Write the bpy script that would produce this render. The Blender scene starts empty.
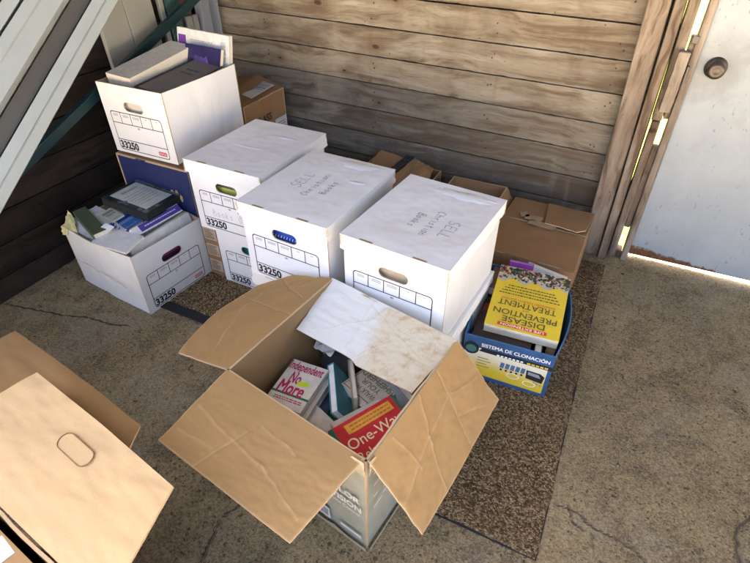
import bpy, math, random
from mathutils import Vector as V, Matrix, noise as mnoise
from mathutils.geometry import tessellate_polygon
random.seed(7)
SC = bpy.context.scene
COL = SC.collection

# ------------------------------------------------------------------ camera, sky, sun, exposure
cam_d = bpy.data.cameras.new('camera'); cam = bpy.data.objects.new('camera', cam_d); COL.objects.link(cam)
cam_d.sensor_fit = 'HORIZONTAL'; cam_d.sensor_width = 36; cam_d.lens = 510.63 * 36 / 750
cam_d.clip_start = .02; cam_d.clip_end = 400
cam.location = (0, 0, 1.289)
cam.matrix_world = Matrix.Translation((0, 0, 1.289)) @ Matrix.Rotation(math.radians(26.07), 4, 'Z') @ \
    Matrix.Rotation(math.radians(90 - 38.258), 4, 'X') @ Matrix.Rotation(.00397, 4, 'Z')
SC.camera = cam

SUN_EL, SUN_AZ = math.radians(54), math.radians(-64)      # the sun stands beyond the plank wall
w = bpy.data.worlds.new('World'); SC.world = w; w.use_nodes = True
wn = w.node_tree; wn.nodes.clear()
sky = wn.nodes.new('ShaderNodeTexSky'); sky.sky_type = 'NISHITA'; sky.sun_disc = False
sky.sun_elevation = SUN_EL; sky.sun_rotation = SUN_AZ; sky.air_density = .55; sky.dust_density = 9.0; sky.ozone_density = .2
bg = wn.nodes.new('ShaderNodeBackground'); bg.inputs[1].default_value = .055
wo = wn.nodes.new('ShaderNodeOutputWorld'); wn.links.new(sky.outputs[0], bg.inputs[0]); wn.links.new(bg.outputs[0], wo.inputs[0])
sd = bpy.data.lights.new('sun', 'SUN'); sd.energy = 5.0; sd.angle = math.radians(.6); sd.color = (1, .94, .84)
so = bpy.data.objects.new('sun', sd); COL.objects.link(so)
sdir = V((math.sin(SUN_AZ) * math.cos(SUN_EL), math.cos(SUN_AZ) * math.cos(SUN_EL), math.sin(SUN_EL)))
so.rotation_euler = sdir.to_track_quat('Z', 'Y').to_euler(); so.location = (0, 8, 9)
SC.view_settings.view_transform = 'Standard'; SC.view_settings.look = 'None'; SC.view_settings.gamma = 1
SC.view_settings.use_curve_mapping = False; SC.view_settings.exposure = 5.06
SC.render.engine = 'CYCLES'
SC.cycles.use_denoising = True; SC.cycles.max_bounces = 8; SC.cycles.diffuse_bounces = 5
SC.cycles.sample_clamp_indirect = 6

# ------------------------------------------------------------------ node helper
class G:
    def __init__(s, name, rough=.7, spec=.3):
        s.m = bpy.data.materials.new(name); s.m.use_nodes = True; s.t = s.m.node_tree
        s.b = s.t.nodes['Principled BSDF']; s.b.inputs['Roughness'].default_value = rough
        s.b.inputs['Specular IOR Level'].default_value = spec
        s._co = None
    def put(s, sock, v):
        if hasattr(v, 'is_output'): s.t.links.new(v, sock)
        elif isinstance(v, (tuple, list)) and len(v) == 3 and sock.type == 'RGBA': sock.default_value = (*v, 1)
        else: sock.default_value = v
    def node(s, typ, ins=None, **pr):
        n = s.t.nodes.new(typ)
        for k, v in pr.items(): setattr(n, k, v)
        for k, v in (ins or {}).items(): s.put(n.inputs[k], v)
        return n
    @property
    def co(s):
        if s._co is None: s._co = s.node('ShaderNodeTexCoord').outputs['Object']
        return s._co
    def map(s, vec, scale=(1, 1, 1), loc=(0, 0, 0), rot=(0, 0, 0)):
        return s.node('ShaderNodeMapping', {'Vector': vec, 'Scale': scale, 'Location': loc, 'Rotation': rot}).outputs[0]
    def noise(s, vec, scale, detail=4, rough=.55, dist=0.):
        return s.node('ShaderNodeTexNoise', {'Vector': vec, 'Scale': scale, 'Detail': detail, 'Roughness': rough, 'Distortion': dist}).outputs[0]
    def vor(s, vec, scale, out='Distance', feature='F1'):
        return s.node('ShaderNodeTexVoronoi', {'Vector': vec, 'Scale': scale}, feature=feature).outputs[out]
    def math(s, op, a, b=0., c=0., clamp=False):
        return s.node('ShaderNodeMath', {0: a, 1: b, 2: c}, operation=op, use_clamp=clamp).outputs[0]
    def vmath(s, op, a, b=(0, 0, 0), out=0):
        return s.node('ShaderNodeVectorMath', {0: a, 1: b}, operation=op).outputs[out]
    def step(s, x, lo, hi):
        n = s.node('ShaderNodeMapRange', {0: x, 1: lo, 2: hi, 3: 0., 4: 1.}, interpolation_type='SMOOTHSTEP'); return n.outputs[0]
    def mix(s, f, a, b, mode='MIX'):
        n = s.node('ShaderNodeMix', data_type='RGBA', blend_type=mode)
        s.put(n.inputs[0], f); s.put(n.inputs[6], a); s.put(n.inputs[7], b); return n.outputs[2]
    def ramp(s, f, stops):
        n = s.node('ShaderNodeValToRGB', {0: f}); e = n.color_ramp.elements
        while len(e) < len(stops): e.new(.5)
        for k, (p, c) in zip(e, stops): k.position = p; k.color = (*c, 1)
        return n.outputs[0]
    def sep(s, vec): return s.node('ShaderNodeSeparateXYZ', {0: vec}).outputs
    def attr(s, name): return s.node('ShaderNodeAttribute', attribute_name=name).outputs['Fac']
    def rnd(s): return s.node('ShaderNodeObjectInfo').outputs['Random']
    def bump(s, h, strength=.3, dist=.01, nrm=None):
        ins = {'Height': h, 'Strength': strength, 'Distance': dist}
        if nrm is not None: ins['Normal'] = nrm
        return s.node('ShaderNodeBump', ins).outputs[0]
    def out(s, col=None, rough=None, nrm=None):
        if col is not None: s.put(s.b.inputs['Base Color'], col)
        if rough is not None: s.put(s.b.inputs['Roughness'], rough)
        if nrm is not None: s.put(s.b.inputs['Normal'], nrm)
        return s.m

_pm = {}
def paint(col, rough=.55, spec=.3, var=.08, metal=0):
    """plain coloured surface with faint scuffs"""
    key = (tuple(col), rough, spec, var, metal)
    if key in _pm: return _pm[key]
    g = G('paint', rough, spec)
    n = g.noise(g.co, 38, 5, .6)
    c = g.mix(g.step(n, .35, .72), tuple(max(0, x * (1 - var)) for x in col), tuple(min(1, x * (1 + var) + .004) for x in col))
    g.b.inputs['Metallic'].default_value = metal
    g.out(c, g.math('ADD', g.math('MULTIPLY', n, .2), rough - .1), g.bump(g.noise(g.co, 240, 3), .06, .002))
    _pm[key] = g.m; return g.m

def kraft(name, col=(.40, .255, .13), wear=(.60, .44, .28), lines=1.0, axis=(1, 0, 0), grime=.35):
    g = G(name, .82, .15); co = g.co
    fib = g.noise(co, 520, 3, .7)
    fib2 = g.noise(co, 420, 2, .7)
    big = g.noise(co, 5, 4, .5)
    c = g.mix(g.step(fib, .3, .7), tuple(x * .95 for x in col), tuple(x * 1.05 for x in col))
    c = g.mix(g.math('MULTIPLY', g.step(fib2, .55, .75), .35), c, tuple(x * .66 for x in col))
    c = g.mix(g.math('MULTIPLY', g.step(big, .42, .75), grime), c, tuple(x * .68 for x in col))
    c = g.mix(g.math('MULTIPLY', g.step(g.noise(co, 16, 6, .7), .60, .74), .35 * grime), c, (.16, .09, .04))
    c = g.mix(g.math('MULTIPLY', g.attr('wear'), .55), c, wear)  # folds paled as if catching light, cut edges paled by wear
    wv = g.node('ShaderNodeTexWave', {'Vector': g.map(co, axis), 'Scale': 42., 'Distortion': .2, 'Detail': 1.}).outputs['Fac']
    h = g.math('ADD', g.math('MULTIPLY', wv, .22 * lines), g.math('MULTIPLY', g.noise(co, 300, 3), .35))
    return g.out(c, None, g.bump(h, .14, .002))
def white_card(name, axis=(1, 0, 0), col=(.775, .78, .775), dirt=.3, lines=1.):
    g = G(name, .62, .25); co = g.co
    n = g.noise(co, 9, 6, .65); n2 = g.noise(g.vmath('ADD', co, (3, 5, 7)), 30, 5, .7)
    c = g.mix(g.math('MULTIPLY', g.step(n, .45, .8), dirt), col, (.56, .53, .47))
    c = g.mix(g.math('MULTIPLY', g.step(n2, .60, .78), dirt * 1.1), c, (.48, .44, .37))
    c = g.mix(g.math('MULTIPLY', g.attr('wear'), .6), c, (.62, .56, .46))
    wv = g.node('ShaderNodeTexWave', {'Vector': g.map(co, axis), 'Scale': 45., 'Distortion': .6, 'Detail': 1.}).outputs['Fac']
    h = g.math('ADD', g.math('MULTIPLY', wv, .3 * lines), g.math('MULTIPLY', g.noise(co, 120, 4, .6), .5))
    return g.out(c, None, g.bump(h, .14, .002))
def stained_card():
    """white printed cardboard with yellow-brown water stain over one half (a real stain)"""
    g = G('stained_white_card', .7, .2); co = g.co
    x = g.sep(co)[0]; n = g.noise(co, 8, 6, .7); n2 = g.noise(co, 26, 6, .75)
    m = g.step(g.math('ADD', x, g.math('MULTIPLY', g.math('SUBTRACT', n, .5), .22)), -.03, .045)
    c = g.mix(m, (.68, .665, .61), (.62, .54, .39))
    c = g.mix(g.math('MULTIPLY', g.math('MULTIPLY', m, g.step(n2, .46, .7)), .75), c, (.43, .29, .14))
    c = g.mix(g.math('MULTIPLY', g.step(g.noise(co, 90, 3, .8), .66, .76), .5), c, (.36, .27, .17))
    c = g.mix(g.math('MULTIPLY', g.attr('wear'), .22), c, (.52, .38, .22))
    return g.out(c, None, g.bump(g.math('ADD', n2, g.noise(co, 120, 3)), .22, .004))

def wood(name, axis, tones, knots=(), dark=(.10, .062, .035), drip=.5, plane=(0, 2), rough=.85, pale=(.52, .47, .40)):
    """weathered boards; axis = grain direction, tones = ramp over the per-board 'tone' attribute"""
    g = G(name, rough, .15); co = g.co; tone = g.attr('tone')
    off = g.node('ShaderNodeCombineXYZ', {0: g.math('MULTIPLY', tone, 37.), 1: g.math('MULTIPLY', tone, 19.), 2: g.math('MULTIPLY', tone, 53.)}).outputs[0]
    p = g.vmath('ADD', co, off)
    sc = [28, 28, 28]; sc[axis] = 1.5
    warp = g.noise(p, 2.2, 3, .5)
    pw = g.vmath('ADD', p, g.node('ShaderNodeCombineXYZ', {k: g.math('MULTIPLY', warp, .16) for k in range(3) if k != axis}).outputs[0])
    grain = g.noise(g.map(pw, tuple(sc)), 1., 6, .62, .35)
    fine = g.noise(g.map(pw, tuple(x * 6 for x in sc)), 1., 3, .6)
    c = g.ramp(tone, tones)
    c = g.mix(g.math('MULTIPLY', g.step(grain, .46, .66), .80), c, dark)
    c = g.mix(g.math('MULTIPLY', g.step(grain, .50, .28), .45), c, g.mix(.5, c, pale))
    c = g.mix(g.math('MULTIPLY', g.step(fine, .55, .75), .5), c, dark)
    blot = g.noise(co, 3.1, 5, .62)
    c = g.mix(g.math('MULTIPLY', g.step(blot, .48, .74), .6), c, tuple(x * .8 for x in dark))
    st = [7, 7, 7]; st[axis] = 1.3
    sn = g.noise(g.map(p, tuple(st)), 1., 5, .65, .4)
    c = g.mix(g.math('MULTIPLY', g.step(sn, .49, .66), .58), c, tuple(x * .62 for x in dark))
    c = g.mix(g.math('MULTIPLY', g.step(sn, .42, .30), .35), c, pale)
    # pale and dark vertical drips (rain marks on the boards)
    if drip:
        dsc = [17, 17, 17]; dsc[2] = 2.2
        dn = g.noise(g.map(co, tuple(dsc)), 1., 3, .55)
        dm = g.noise(co, 2.4, 2)
        c = g.mix(g.math('MULTIPLY', g.math('MULTIPLY', g.step(dn, .56, .74), g.step(dm, .48, .66)), drip*.55), c, (.46, .39, .30))
        c = g.mix(g.math('MULTIPLY', g.step(g.noise(g.map(co, tuple(x * 1.2 for x in dsc), (9, 9, 9)), 1., 3), .60, .76), drip * .9), c, dark)
    s = g.sep(co); a, b = s[plane[0]], s[plane[1]]
    hsum = None
    for (ka, kb, r) in knots:
        da = g.math('MULTIPLY', g.math('SUBTRACT', a, ka), .55); db = g.math('SUBTRACT', b, kb)
        d = g.math('SQRT', g.math('ADD', g.math('MULTIPLY', da, da), g.math('MULTIPLY', db, db)))
        d = g.math('ADD', d, g.math('MULTIPLY', g.math('SUBTRACT', g.noise(co, 22, 3), .5), r * .8))
        c = g.mix(g.math('MULTIPLY', g.step(d, r*7., r*1.5), .5), c, tuple(x*1.3 for x in dark))
        ring = g.math('ABSOLUTE', g.math('SINE', g.math('MULTIPLY', d, 480.)))
        c = g.mix(g.math('MULTIPLY', g.math('MULTIPLY', g.step(d, r * 3.2, r * .9), ring), .55), c, dark)
        c = g.mix(g.math('MULTIPLY', g.step(d, r * 1.1, r * .5), .9), c, (.045, .026, .015))
    # specks and nail holes
    v = g.vor(co, 16); c = g.mix(g.math('MULTIPLY', g.step(v, .055, .03), .75), c, (.03, .02, .015))
    h = g.math('SUBTRACT', g.math('MULTIPLY', fine, -.5), grain)
    return g.out(c, None, g.bump(h, .5, .006))

# ------------------------------------------------------------------ mesh helper
class MB:
    def __init__(s): s.v = []; s.f = []; s.mi = []; s.wear = {}; s.tone = {}; s.sm = set()
    def add(s, vs, fs, m=0, tone=None):
        b = len(s.v); s.v += [V(x) for x in vs]
        for f in fs:
            if tone is not None: s.tone[len(s.f)] = tone
            s.f.append([b + i for i in f]); s.mi.append(m)
        return b
    def box(s, x0, x1, y0, y1, z0, z1, m=0, tone=None, M=None):
        vs = [V((x, y, z)) for z in (z0, z1) for y in (y0, y1) for x in (x0, x1)]
        if M is not None: vs = [M @ v for v in vs]
        s.add(vs, [(0, 2, 3, 1), (4, 5, 7, 6), (0, 1, 5, 4), (2, 6, 7, 3), (0, 4, 6, 2), (1, 3, 7, 5)], m, tone); return s
    def slab(s, outer, holes, o, u, v, t, m=0, mb=None, ms=None):
        """polygon with holes in plane (o,u,v); front at o, back t behind; mb, ms = material of back and edges"""
        o, u, v = V(o), V(u).normalized(), V(v).normalized(); n = u.cross(v)
        loops = [outer] + list(holes); flat = [p for l in loops for p in l]
        tri = tessellate_polygon([[V((p[0], p[1], 0)) for p in l] for l in loops])
        fr = [o + u * p[0] + v * p[1] for p in flat]
        def up(t3):
            a, b, c = (flat[i] for i in t3)
            return t3 if (b[0]-a[0])*(c[1]-a[1])-(b[1]-a[1])*(c[0]-a[0]) > 0 else t3[::-1]
        T = [up(list(x)) for x in tri]
        s.add(fr, T, m)
        if t:
            bk = [p - n * t for p in fr]
            s.add(bk, [x[::-1] for x in T], m if mb is None else mb)
            i = 0
            for l in loops:
                k = len(l)
                area = sum(l[j][0]*l[(j+1) % k][1]-l[(j+1) % k][0]*l[j][1] for j in range(k))
                vs = fr[i:i+k] + bk[i:i+k]
                flip = (area > 0) != (l is outer)
                fs = [(j, k+j, k+(j+1) % k, (j+1) % k) for j in range(k)]
                if flip: fs = [f[::-1] for f in fs]
                s.add(vs, fs, m if ms is None else ms); i += k
        return s
    def rect(s, x0, x1, y0, y1, o, u, v, m=0, t=0): return s.slab([(x0, y0), (x1, y0), (x1, y1), (x0, y1)], [], o, u, v, t, m)
    def line(s, pts, wd, o, u, v, m=0, hf=None, lift=.0):
        """flat ribbon along 2-D points in plane (o,u,v)"""
        o, u, v = V(o), V(u).normalized(), V(v).normalized(); n = u.cross(v); vs = []
        for i, p in enumerate(pts):
            a, b = pts[max(0, i-1)], pts[min(len(pts)-1, i+1)]
            dx, dy = b[0]-a[0], b[1]-a[1]; L = math.hypot(dx, dy) or 1
            ww = wd[i] if isinstance(wd, (list, tuple)) else wd
            for sg in (1, -1):
                q = (p[0]-dy/L*ww/2*sg, p[1]+dx/L*ww/2*sg)
                vs.append(o + u*q[0] + v*q[1] + n*(lift + (hf(*q) if hf else 0)))
        s.add(vs, [(2*i+1, 2*i+3, 2*i+2, 2*i) for i in range(len(pts)-1)], m); return s
    def sheet(s, A, B, nu, nv, t, disp=None, m=0, mb=None, ms=None, wear=None, up=None):
        """ruled sheet from polyline A (v=0) to polyline B (v=1), thickness t below; disp(u,v) lifts it"""
        def samp(P):
            P = [V(p) for p in P]; L = [0]
            for a, b in zip(P, P[1:]): L.append(L[-1] + (b-a).length)
            out = []
            for i in range(nu+1):
                d = L[-1]*i/nu; k = 0
                while k < len(P)-2 and L[k+1] < d: k += 1
                out.append(P[k].lerp(P[k+1], (d-L[k])/max(1e-9, L[k+1]-L[k])))
            return out
        a, b = samp(A), samp(B)
        if up is not None and (a[-1]-a[0]).cross(b[nu//2]-a[nu//2]).dot(V(up)) < 0: a.reverse(); b.reverse()
        g = [[a[i].lerp(b[i], j/nv) for i in range(nu+1)] for j in range(nv+1)]
        n0 = ((a[-1]-a[0]).cross(b[nu//2]-a[nu//2])).normalized()
        top = [g[j][i] + n0*(disp(i/nu, j/nv) if disp else 0) for j in range(nv+1) for i in range(nu+1)]
        bot = [p - n0*t for p in top]
        W = nu+1
        q = [(j*W+i, j*W+i+1, (j+1)*W+i+1, (j+1)*W+i) for j in range(nv) for i in range(nu)]
        f0 = len(s.f); base = s.add(top, q, m)
        if wear:
            for j in range(nv+1):
                for i in range(nu+1): s.wear[base+j*W+i] = wear(i/nu, j/nv)
        s.add(bot, [x[::-1] for x in q], m if mb is None else mb); s.sm.update(range(f0, len(s.f)))
        rim = [i for i in range(W)] + [j*W+nu for j in range(1, nv+1)] + [nv*W+i for i in range(nu-1, -1, -1)] + [j*W for j in range(nv-1, 0, -1)]
        k = len(rim); s.add([top[i] for i in rim]+[bot[i] for i in rim], [(i, k+i, k+(i+1) % k, (i+1) % k) for i in range(k)], m if ms is None else ms)
        return s
    def tube(s, pts, r, seg=8, m=0):
        pts = [V(p) for p in pts]; vs = []
        for i, p in enumerate(pts):
            d = (pts[min(i+1, len(pts)-1)]-pts[max(0, i-1)]).normalized()
            x = d.orthogonal().normalized() if i == 0 else (x - d*x.dot(d)).normalized(); y = d.cross(x)
            vs += [p + (x*math.cos(2*math.pi*k/seg)+y*math.sin(2*math.pi*k/seg))*r for k in range(seg)]
        fs = [(i*seg+k, i*seg+(k+1) % seg, (i+1)*seg+(k+1) % seg, (i+1)*seg+k) for i in range(len(pts)-1) for k in range(seg)]
        fs += [tuple(range(seg-1, -1, -1)), tuple((len(pts)-1)*seg+k for k in range(seg))]
        s.add(vs, fs, m); return s
    def lathe(s, prof, o, ax, seg=24, m=0):
        o, ax = V(o), V(ax).normalized(); x = ax.orthogonal().normalized(); y = ax.cross(x)
        vs = [o + ax*h + (x*math.cos(2*math.pi*k/seg)+y*math.sin(2*math.pi*k/seg))*r for r, h in prof for k in range(seg)]
        s.add(vs, [(i*seg+k, i*seg+(k+1) % seg, (i+1)*seg+(k+1) % seg, (i+1)*seg+k) for i in range(len(prof)-1) for k in range(seg)], m); return s
    def text(s, txt, cx, cy, wd, ht, o, u, v, m=0, bold=0., align='C', hf=None, lift=.0):
        o, u, v = V(o), V(u).normalized(), V(v).normalized(); n = u.cross(v)
        if bold and 'M' in txt:      # heavy M: overlaid thin copies, each a hair above the last
            for i_, (ax, ay) in enumerate(((-1, -1), (1, -1), (-1, 1), (1, 1), (0, 0))):
                k_ = min(bold, .03)*(ht or wd/len(txt))*.9
                s.text(txt, cx+ax*k_, cy+ay*k_, wd, ht, o, u, v, m, 0., align, hf, lift+.00004*i_)
            return s
        vs, fs = glyphs(txt, bold)
        x0, x1 = min(p[0] for p in vs), max(p[0] for p in vs); y0, y1 = min(p[1] for p in vs), max(p[1] for p in vs)
        sx = wd/(x1-x0); sy = ht/(y1-y0) if ht else sx
        P = [(cx+(p[0]-(x0+x1)/2)*sx, cy+(p[1]-(y0+y1)/2)*sy) for p in vs]
        s.add([o+u*p[0]+v*p[1]+n*(lift+(hf(*p) if hf else 0)) for p in P], fs, m); return s
    def build(s, name, mats, parent=None, world=False, smooth=False, bevel=0.):
        me = bpy.data.meshes.new(name)
        off = V(parent.location) if (world and parent is not None) else V((0, 0, 0))
        me.from_pydata([tuple(p-off) for p in s.v], [], s.f)
        for m in (mats if isinstance(mats, (list, tuple)) else [mats]): me.materials.append(m)
        me.polygons.foreach_set('material_index', s.mi)
        if s.tone:
            a = me.attributes.new('tone', 'FLOAT', 'FACE')
            for i, t in s.tone.items(): a.data[i].value = t
        if s.wear:
            a = me.attributes.new('wear', 'FLOAT', 'POINT')
            for i, t in s.wear.items(): a.data[i].value = t
        if s.sm and not smooth: me.polygons.foreach_set('use_smooth', [i in s.sm for i in range(len(s.f))])
        if smooth: me.polygons.foreach_set('use_smooth', [True]*len(s.f))
        me.update()
        o = bpy.data.objects.new(name, me); COL.objects.link(o)
        if parent is not None: o.parent = parent
        if bevel:
            b = o.modifiers.new('bevel', 'BEVEL'); b.width = bevel; b.segments = 2; b.limit_method = 'ANGLE'; b.angle_limit = math.radians(50)
        return o
_gc = {}
def glyphs(txt, bold):
    if (txt, bold) in _gc: return _gc[(txt, bold)]
    cu = bpy.data.curves.new('lettering', 'FONT'); cu.body = txt; cu.offset = bold; cu.resolution_u = 3
    ob = bpy.data.objects.new('lettering', cu); COL.objects.link(ob); bpy.context.view_layer.update()
    me = bpy.data.meshes.new_from_object(ob.evaluated_get(bpy.context.evaluated_depsgraph_get()))
    vs = [(q.co.x, q.co.y) for q in me.vertices]; fs = []
    for p in me.polygons:
        l = list(p.vertices); fs.append(l if p.normal.z > 0 else l[::-1])
    bpy.data.objects.remove(ob); bpy.data.curves.remove(cu); bpy.data.meshes.remove(me)
    _gc[(txt, bold)] = (vs, fs); return vs, fs
def tag(o, label, cat, group=None, kind=None):
    if label: o['label'] = label
    if cat: o['category'] = cat
    if group: o['group'] = group
    if kind: o['kind'] = kind
    return o
def thing(name, label, cat, loc=(0, 0, 0), rz=0., group=None):
    o = bpy.data.objects.new(name, None); COL.objects.link(o); o.empty_display_size = .05
    o.location = loc; o.rotation_euler = (0, 0, rz); return tag(o, label, cat, group)
def stadium(cx, cy, L, H, n=8):
    r = H/2; p = []
    for k in range(n+1): a = -math.pi/2+math.pi*k/n; p.append((cx+L/2-r+r*math.cos(a), cy+r*math.sin(a)))
    for k in range(n+1): a = math.pi/2+math.pi*k/n; p.append((cx-L/2+r+r*math.cos(a), cy+r*math.sin(a)))
    return p
def rrect(x0, x1, y0, y1, r, n=5):
    p = []
    for (cx, cy, a0) in ((x1-r, y0+r, -90), (x1-r, y1-r, 0), (x0+r, y1-r, 90), (x0+r, y0+r, 180)):
        for k in range(n+1): a = math.radians(a0+90*k/n); p.append((cx+r*math.cos(a), cy+r*math.sin(a)))
    return p
X, Y, Z = V((1, 0, 0)), V((0, 1, 0)), V((0, 0, 1))
def fbm(x, y, s, seed=0): return mnoise.fractal(V((x*s+seed*7.3, y*s-seed*3.1, seed*1.7)), .6, 2., 4)

# ------------------------------------------------------------------ shared materials
M_kraft = kraft('kraft_board', (.335, .207, .092), axis=(0, 1, 0))
M_kraft_x = kraft('kraft_board_brown', (.290, .168, .080), axis=(1, 0, 0), grime=.5)
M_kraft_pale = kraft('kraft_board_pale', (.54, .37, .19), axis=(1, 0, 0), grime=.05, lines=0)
M_edge = kraft('kraft_cut_edge', (.50, .36, .21), lines=0)
M_white = white_card('white_board', (1, 0, 0), dirt=.26)
M_white_dirty = white_card('white_board_scuffed', (1, 0, 0), (.66, .66, .64), dirt=.5)
M_side_shaded = white_card('white_board_side_shaded', (0, 1, 0), (.70, .705, .70), dirt=.3, lines=.7)  # same white board toned darker, side-face shade put into its colour
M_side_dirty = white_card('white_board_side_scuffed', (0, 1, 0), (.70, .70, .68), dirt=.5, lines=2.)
M_lid = white_card('white_lid_board', (0, 1, 0), (.78, .78, .755), dirt=.24, lines=1.2)
M_ink = paint((.022, .022, .024), .6, var=.2)
M_grey_ink = paint((.34, .34, .35), .7)
M_pencil = paint((.17, .17, .18), .7)
M_red = paint((.62, .06, .07), .5)
M_page = None
def page_mat():
    g = G('page_edges', .8, .1)
    wv = g.node('ShaderNodeTexWave', {'Vector': g.co, 'Scale': 210., 'Distortion': .8, 'Detail': 2.}, bands_direction='Z').outputs['Fac']
    c = g.mix(wv, (.60, .55, .44), (.74, .70, .60)); c = g.mix(g.math('MULTIPLY', g.step(g.noise(g.co, 25, 4), .5, .75), .4), c, (.56, .46, .30))
    return g.out(c, None, g.bump(wv, .3, .001))
M_page = page_mat()
M_tape = paint((.52, .42, .29), .25, .5)

# ------------------------------------------------------------------ setting
def concrete():
    g = G('worn_concrete', .9, .2); co = g.co
    big = g.noise(co, 1.7, 6, .62); mid = g.noise(co, 9, 6, .65); fine = g.noise(co, 120, 6, .85); grit = g.noise(co, 520, 2, .6)
    c = g.ramp(big, [(.32, (0.307, 0.219, 0.104)), (.5, (0.461, 0.340, 0.167)), (.66, (0.601, 0.456, 0.237))])
    c = g.mix(g.math('MULTIPLY', g.step(mid, .46, .64), .62), c, (0.128, 0.087, 0.040))
    c = g.mix(g.math('MULTIPLY', g.step(g.noise(g.vmath('ADD', co, (4, 2, 0)), 5, 5, .7), .54, .70), .45), c, (0.414, 0.318, 0.172))
    c = g.mix(g.math('MULTIPLY', g.step(fine, .53, .60), .80), c, (0.078, 0.053, 0.025))
    c = g.mix(g.math('MULTIPLY', g.step(fine, .47, .40), .75), c, (0.474, 0.371, 0.206))
    wco = g.vmath('ADD', co, g.vmath('MULTIPLY', g.node('ShaderNodeTexNoise', {'Vector': co, 'Scale': 60., 'Detail': 2.}).outputs['Color'], (.017, .017, 0)))
    h = g.math('ADD', g.math('MULTIPLY', fine, 1.0), g.math('MULTIPLY', mid, 1.2))
    for sc, thr, colr in ((85, .84, None), (52, .94, None), (130, .80, None)):
        d = g.vor(wco, sc); cell = g.node('ShaderNodeSeparateColor', {0: g.vor(wco, sc, 'Color')}).outputs
        on = g.math('MULTIPLY', g.step(d, .42, .30), g.math('GREATER_THAN', cell[0], thr))
        cc = g.ramp(cell[1], [(.0, (0.047, 0.046, 0.030)), (.45, (0.125, 0.090, 0.048)), (.62, (0.217, 0.172, 0.097)), (.8, (0.371, 0.304, 0.178)), (1., (0.474, 0.408, 0.255))])
        c = g.mix(g.math('MULTIPLY', on, .9), c, cc)
        h = g.math('ADD', h, g.math('MULTIPLY', on, .25))
    c = g.mix(g.math('MULTIPLY', g.step(g.noise(g.vmath('ADD', co, (7, 1, 0)), 2.6, 6, .7), .50, .66), .55), c, (0.484, 0.408, 0.285))
    c = g.mix(g.math('MULTIPLY', g.step(g.noise(g.vmath('ADD', co, (1, 9, 0)), 3.4, 7, .75), .54, .68), .55), c, (0.112, 0.087, 0.059))
    for sc, kk in ((330, .36), (190, .26)):
        cl = g.node('ShaderNodeSeparateColor', {0: g.vor(co, sc, 'Color')}).outputs[0]
        c = g.mix(g.math('MULTIPLY', g.step(cl, .55, .95), kk), c, (0.112, 0.084, 0.048)); c = g.mix(g.math('MULTIPLY', g.step(cl, .40, .05), kk*.8), c, (0.722, 0.595, 0.375))
        h = g.math('ADD', h, g.math('MULTIPLY', cl, -.35))
    c = g.mix(g.math('MULTIPLY', g.step(grit, .60, .74), .4), c, (0.433, 0.360, 0.220))
    return g.out(c, None, g.bump(g.math('ADD', h, g.math('MULTIPLY', grit, .5)), 1.0, .009))
M_conc = concrete()
M_crack = paint((.085, .067, .047), .95, .05)
M_crack_lip = paint((.17, .135, .095), .9, .1, .2)
def wig(pts, wd, amp=.004, sub=9, seed=1):
    rr = random.Random(seed); P = []; Wd = []
    for a, b in zip(pts, pts[1:]):
        for k in range(sub):
            t = k/sub; P.append((a[0]+(b[0]-a[0])*t+rr.uniform(-amp, amp), a[1]+(b[1]-a[1])*t+rr.uniform(-amp, amp))); Wd.append(wd*rr.uniform(.35, 1.4))
    P.append(pts[-1]); Wd.append(wd*.2); Wd[0] = wd*.3; return P, Wd
fl = MB()
fl.box(-2.0, 4.45, -2.2, 2.155, -.12, 0)
CRACKS = []   # filled below with floor coordinates
for i, (pts, wd) in enumerate([
    ([(-1.95, .70), (-1.80, .735), (-1.66, .765), (-1.60, .79), (-1.545, .80), (-1.47, .805), (-1.41, .83)], .009),
    ([(-.64, .41), (-.62, .33), (-.60, .24), (-.60, .12)], .006), ([(-.64, .41), (-.60, .50), (-.57, .60)], .005),
    ([(.71, 1.42), (.655, 1.27), (.64, 1.20), (.615, 1.12)], .010), ([(.605, 1.05), (.57, 1.00), (.545, .965), (.545, .91), (.55, .85), (.56, .72)], .010),
    ([(.12, .83), (.18, .83), (.21, .81), (.26, .805), (.315, .795), (.37, .76), (.47, .70)], .006),
    ([(.15, .845), (.17, .80), (.20, .79)], .005), ([(.9, 1.9), (.78, 1.66), (.71, 1.42)], .006)]):
    P, Wd = wig(pts, wd*.55, .0035, 11, i+3)
    fl.line([(x+.004, y+.003) for x, y in P], [a*1.25 for a in Wd], (0, 0, .0012), X, Y, 2)
    fl.line(P, Wd, (0, 0, .0024), X, Y, 1)
floor = fl.build('concrete_floor', [M_conc, M_crack, M_crack_lip]); tag(floor, 'worn brown-grey concrete floor with exposed stones and cracks', 'floor', kind='structure')
# loose grit
gm = MB(); rr = random.Random(5)
for k in range(650):
    x, y = (rr.uniform(.1, 1.1), rr.uniform(.5, 2.0)) if rr.random() < .7 else (rr.uniform(-1.6, .1), rr.uniform(.1, .95))
    r = rr.choice((.0012, .0016, .002, .003)) * rr.uniform(.7, 1.3)
    vs = [(x+r*math.cos(a)*rr.uniform(.7, 1.2), y+r*math.sin(a)*rr.uniform(.7, 1.2), 0.0) for a in (0, 1.3, 2.5, 3.8, 5.0)] + [(x, y, r*rr.uniform(.6, 1.0))]
    gm.add(vs, [(i, (i+1) % 5, 5) for i in range(5)], rr.choice((0, 0, 1, 2)))
go = gm.build('grit', [paint((.30, .27, .22), .9), paint((.07, .065, .06), .9), paint((.44, .41, .35), .9)])
tag(go, 'loose stone grit scattered over the bare concrete', 'grit', kind='stuff')

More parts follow.
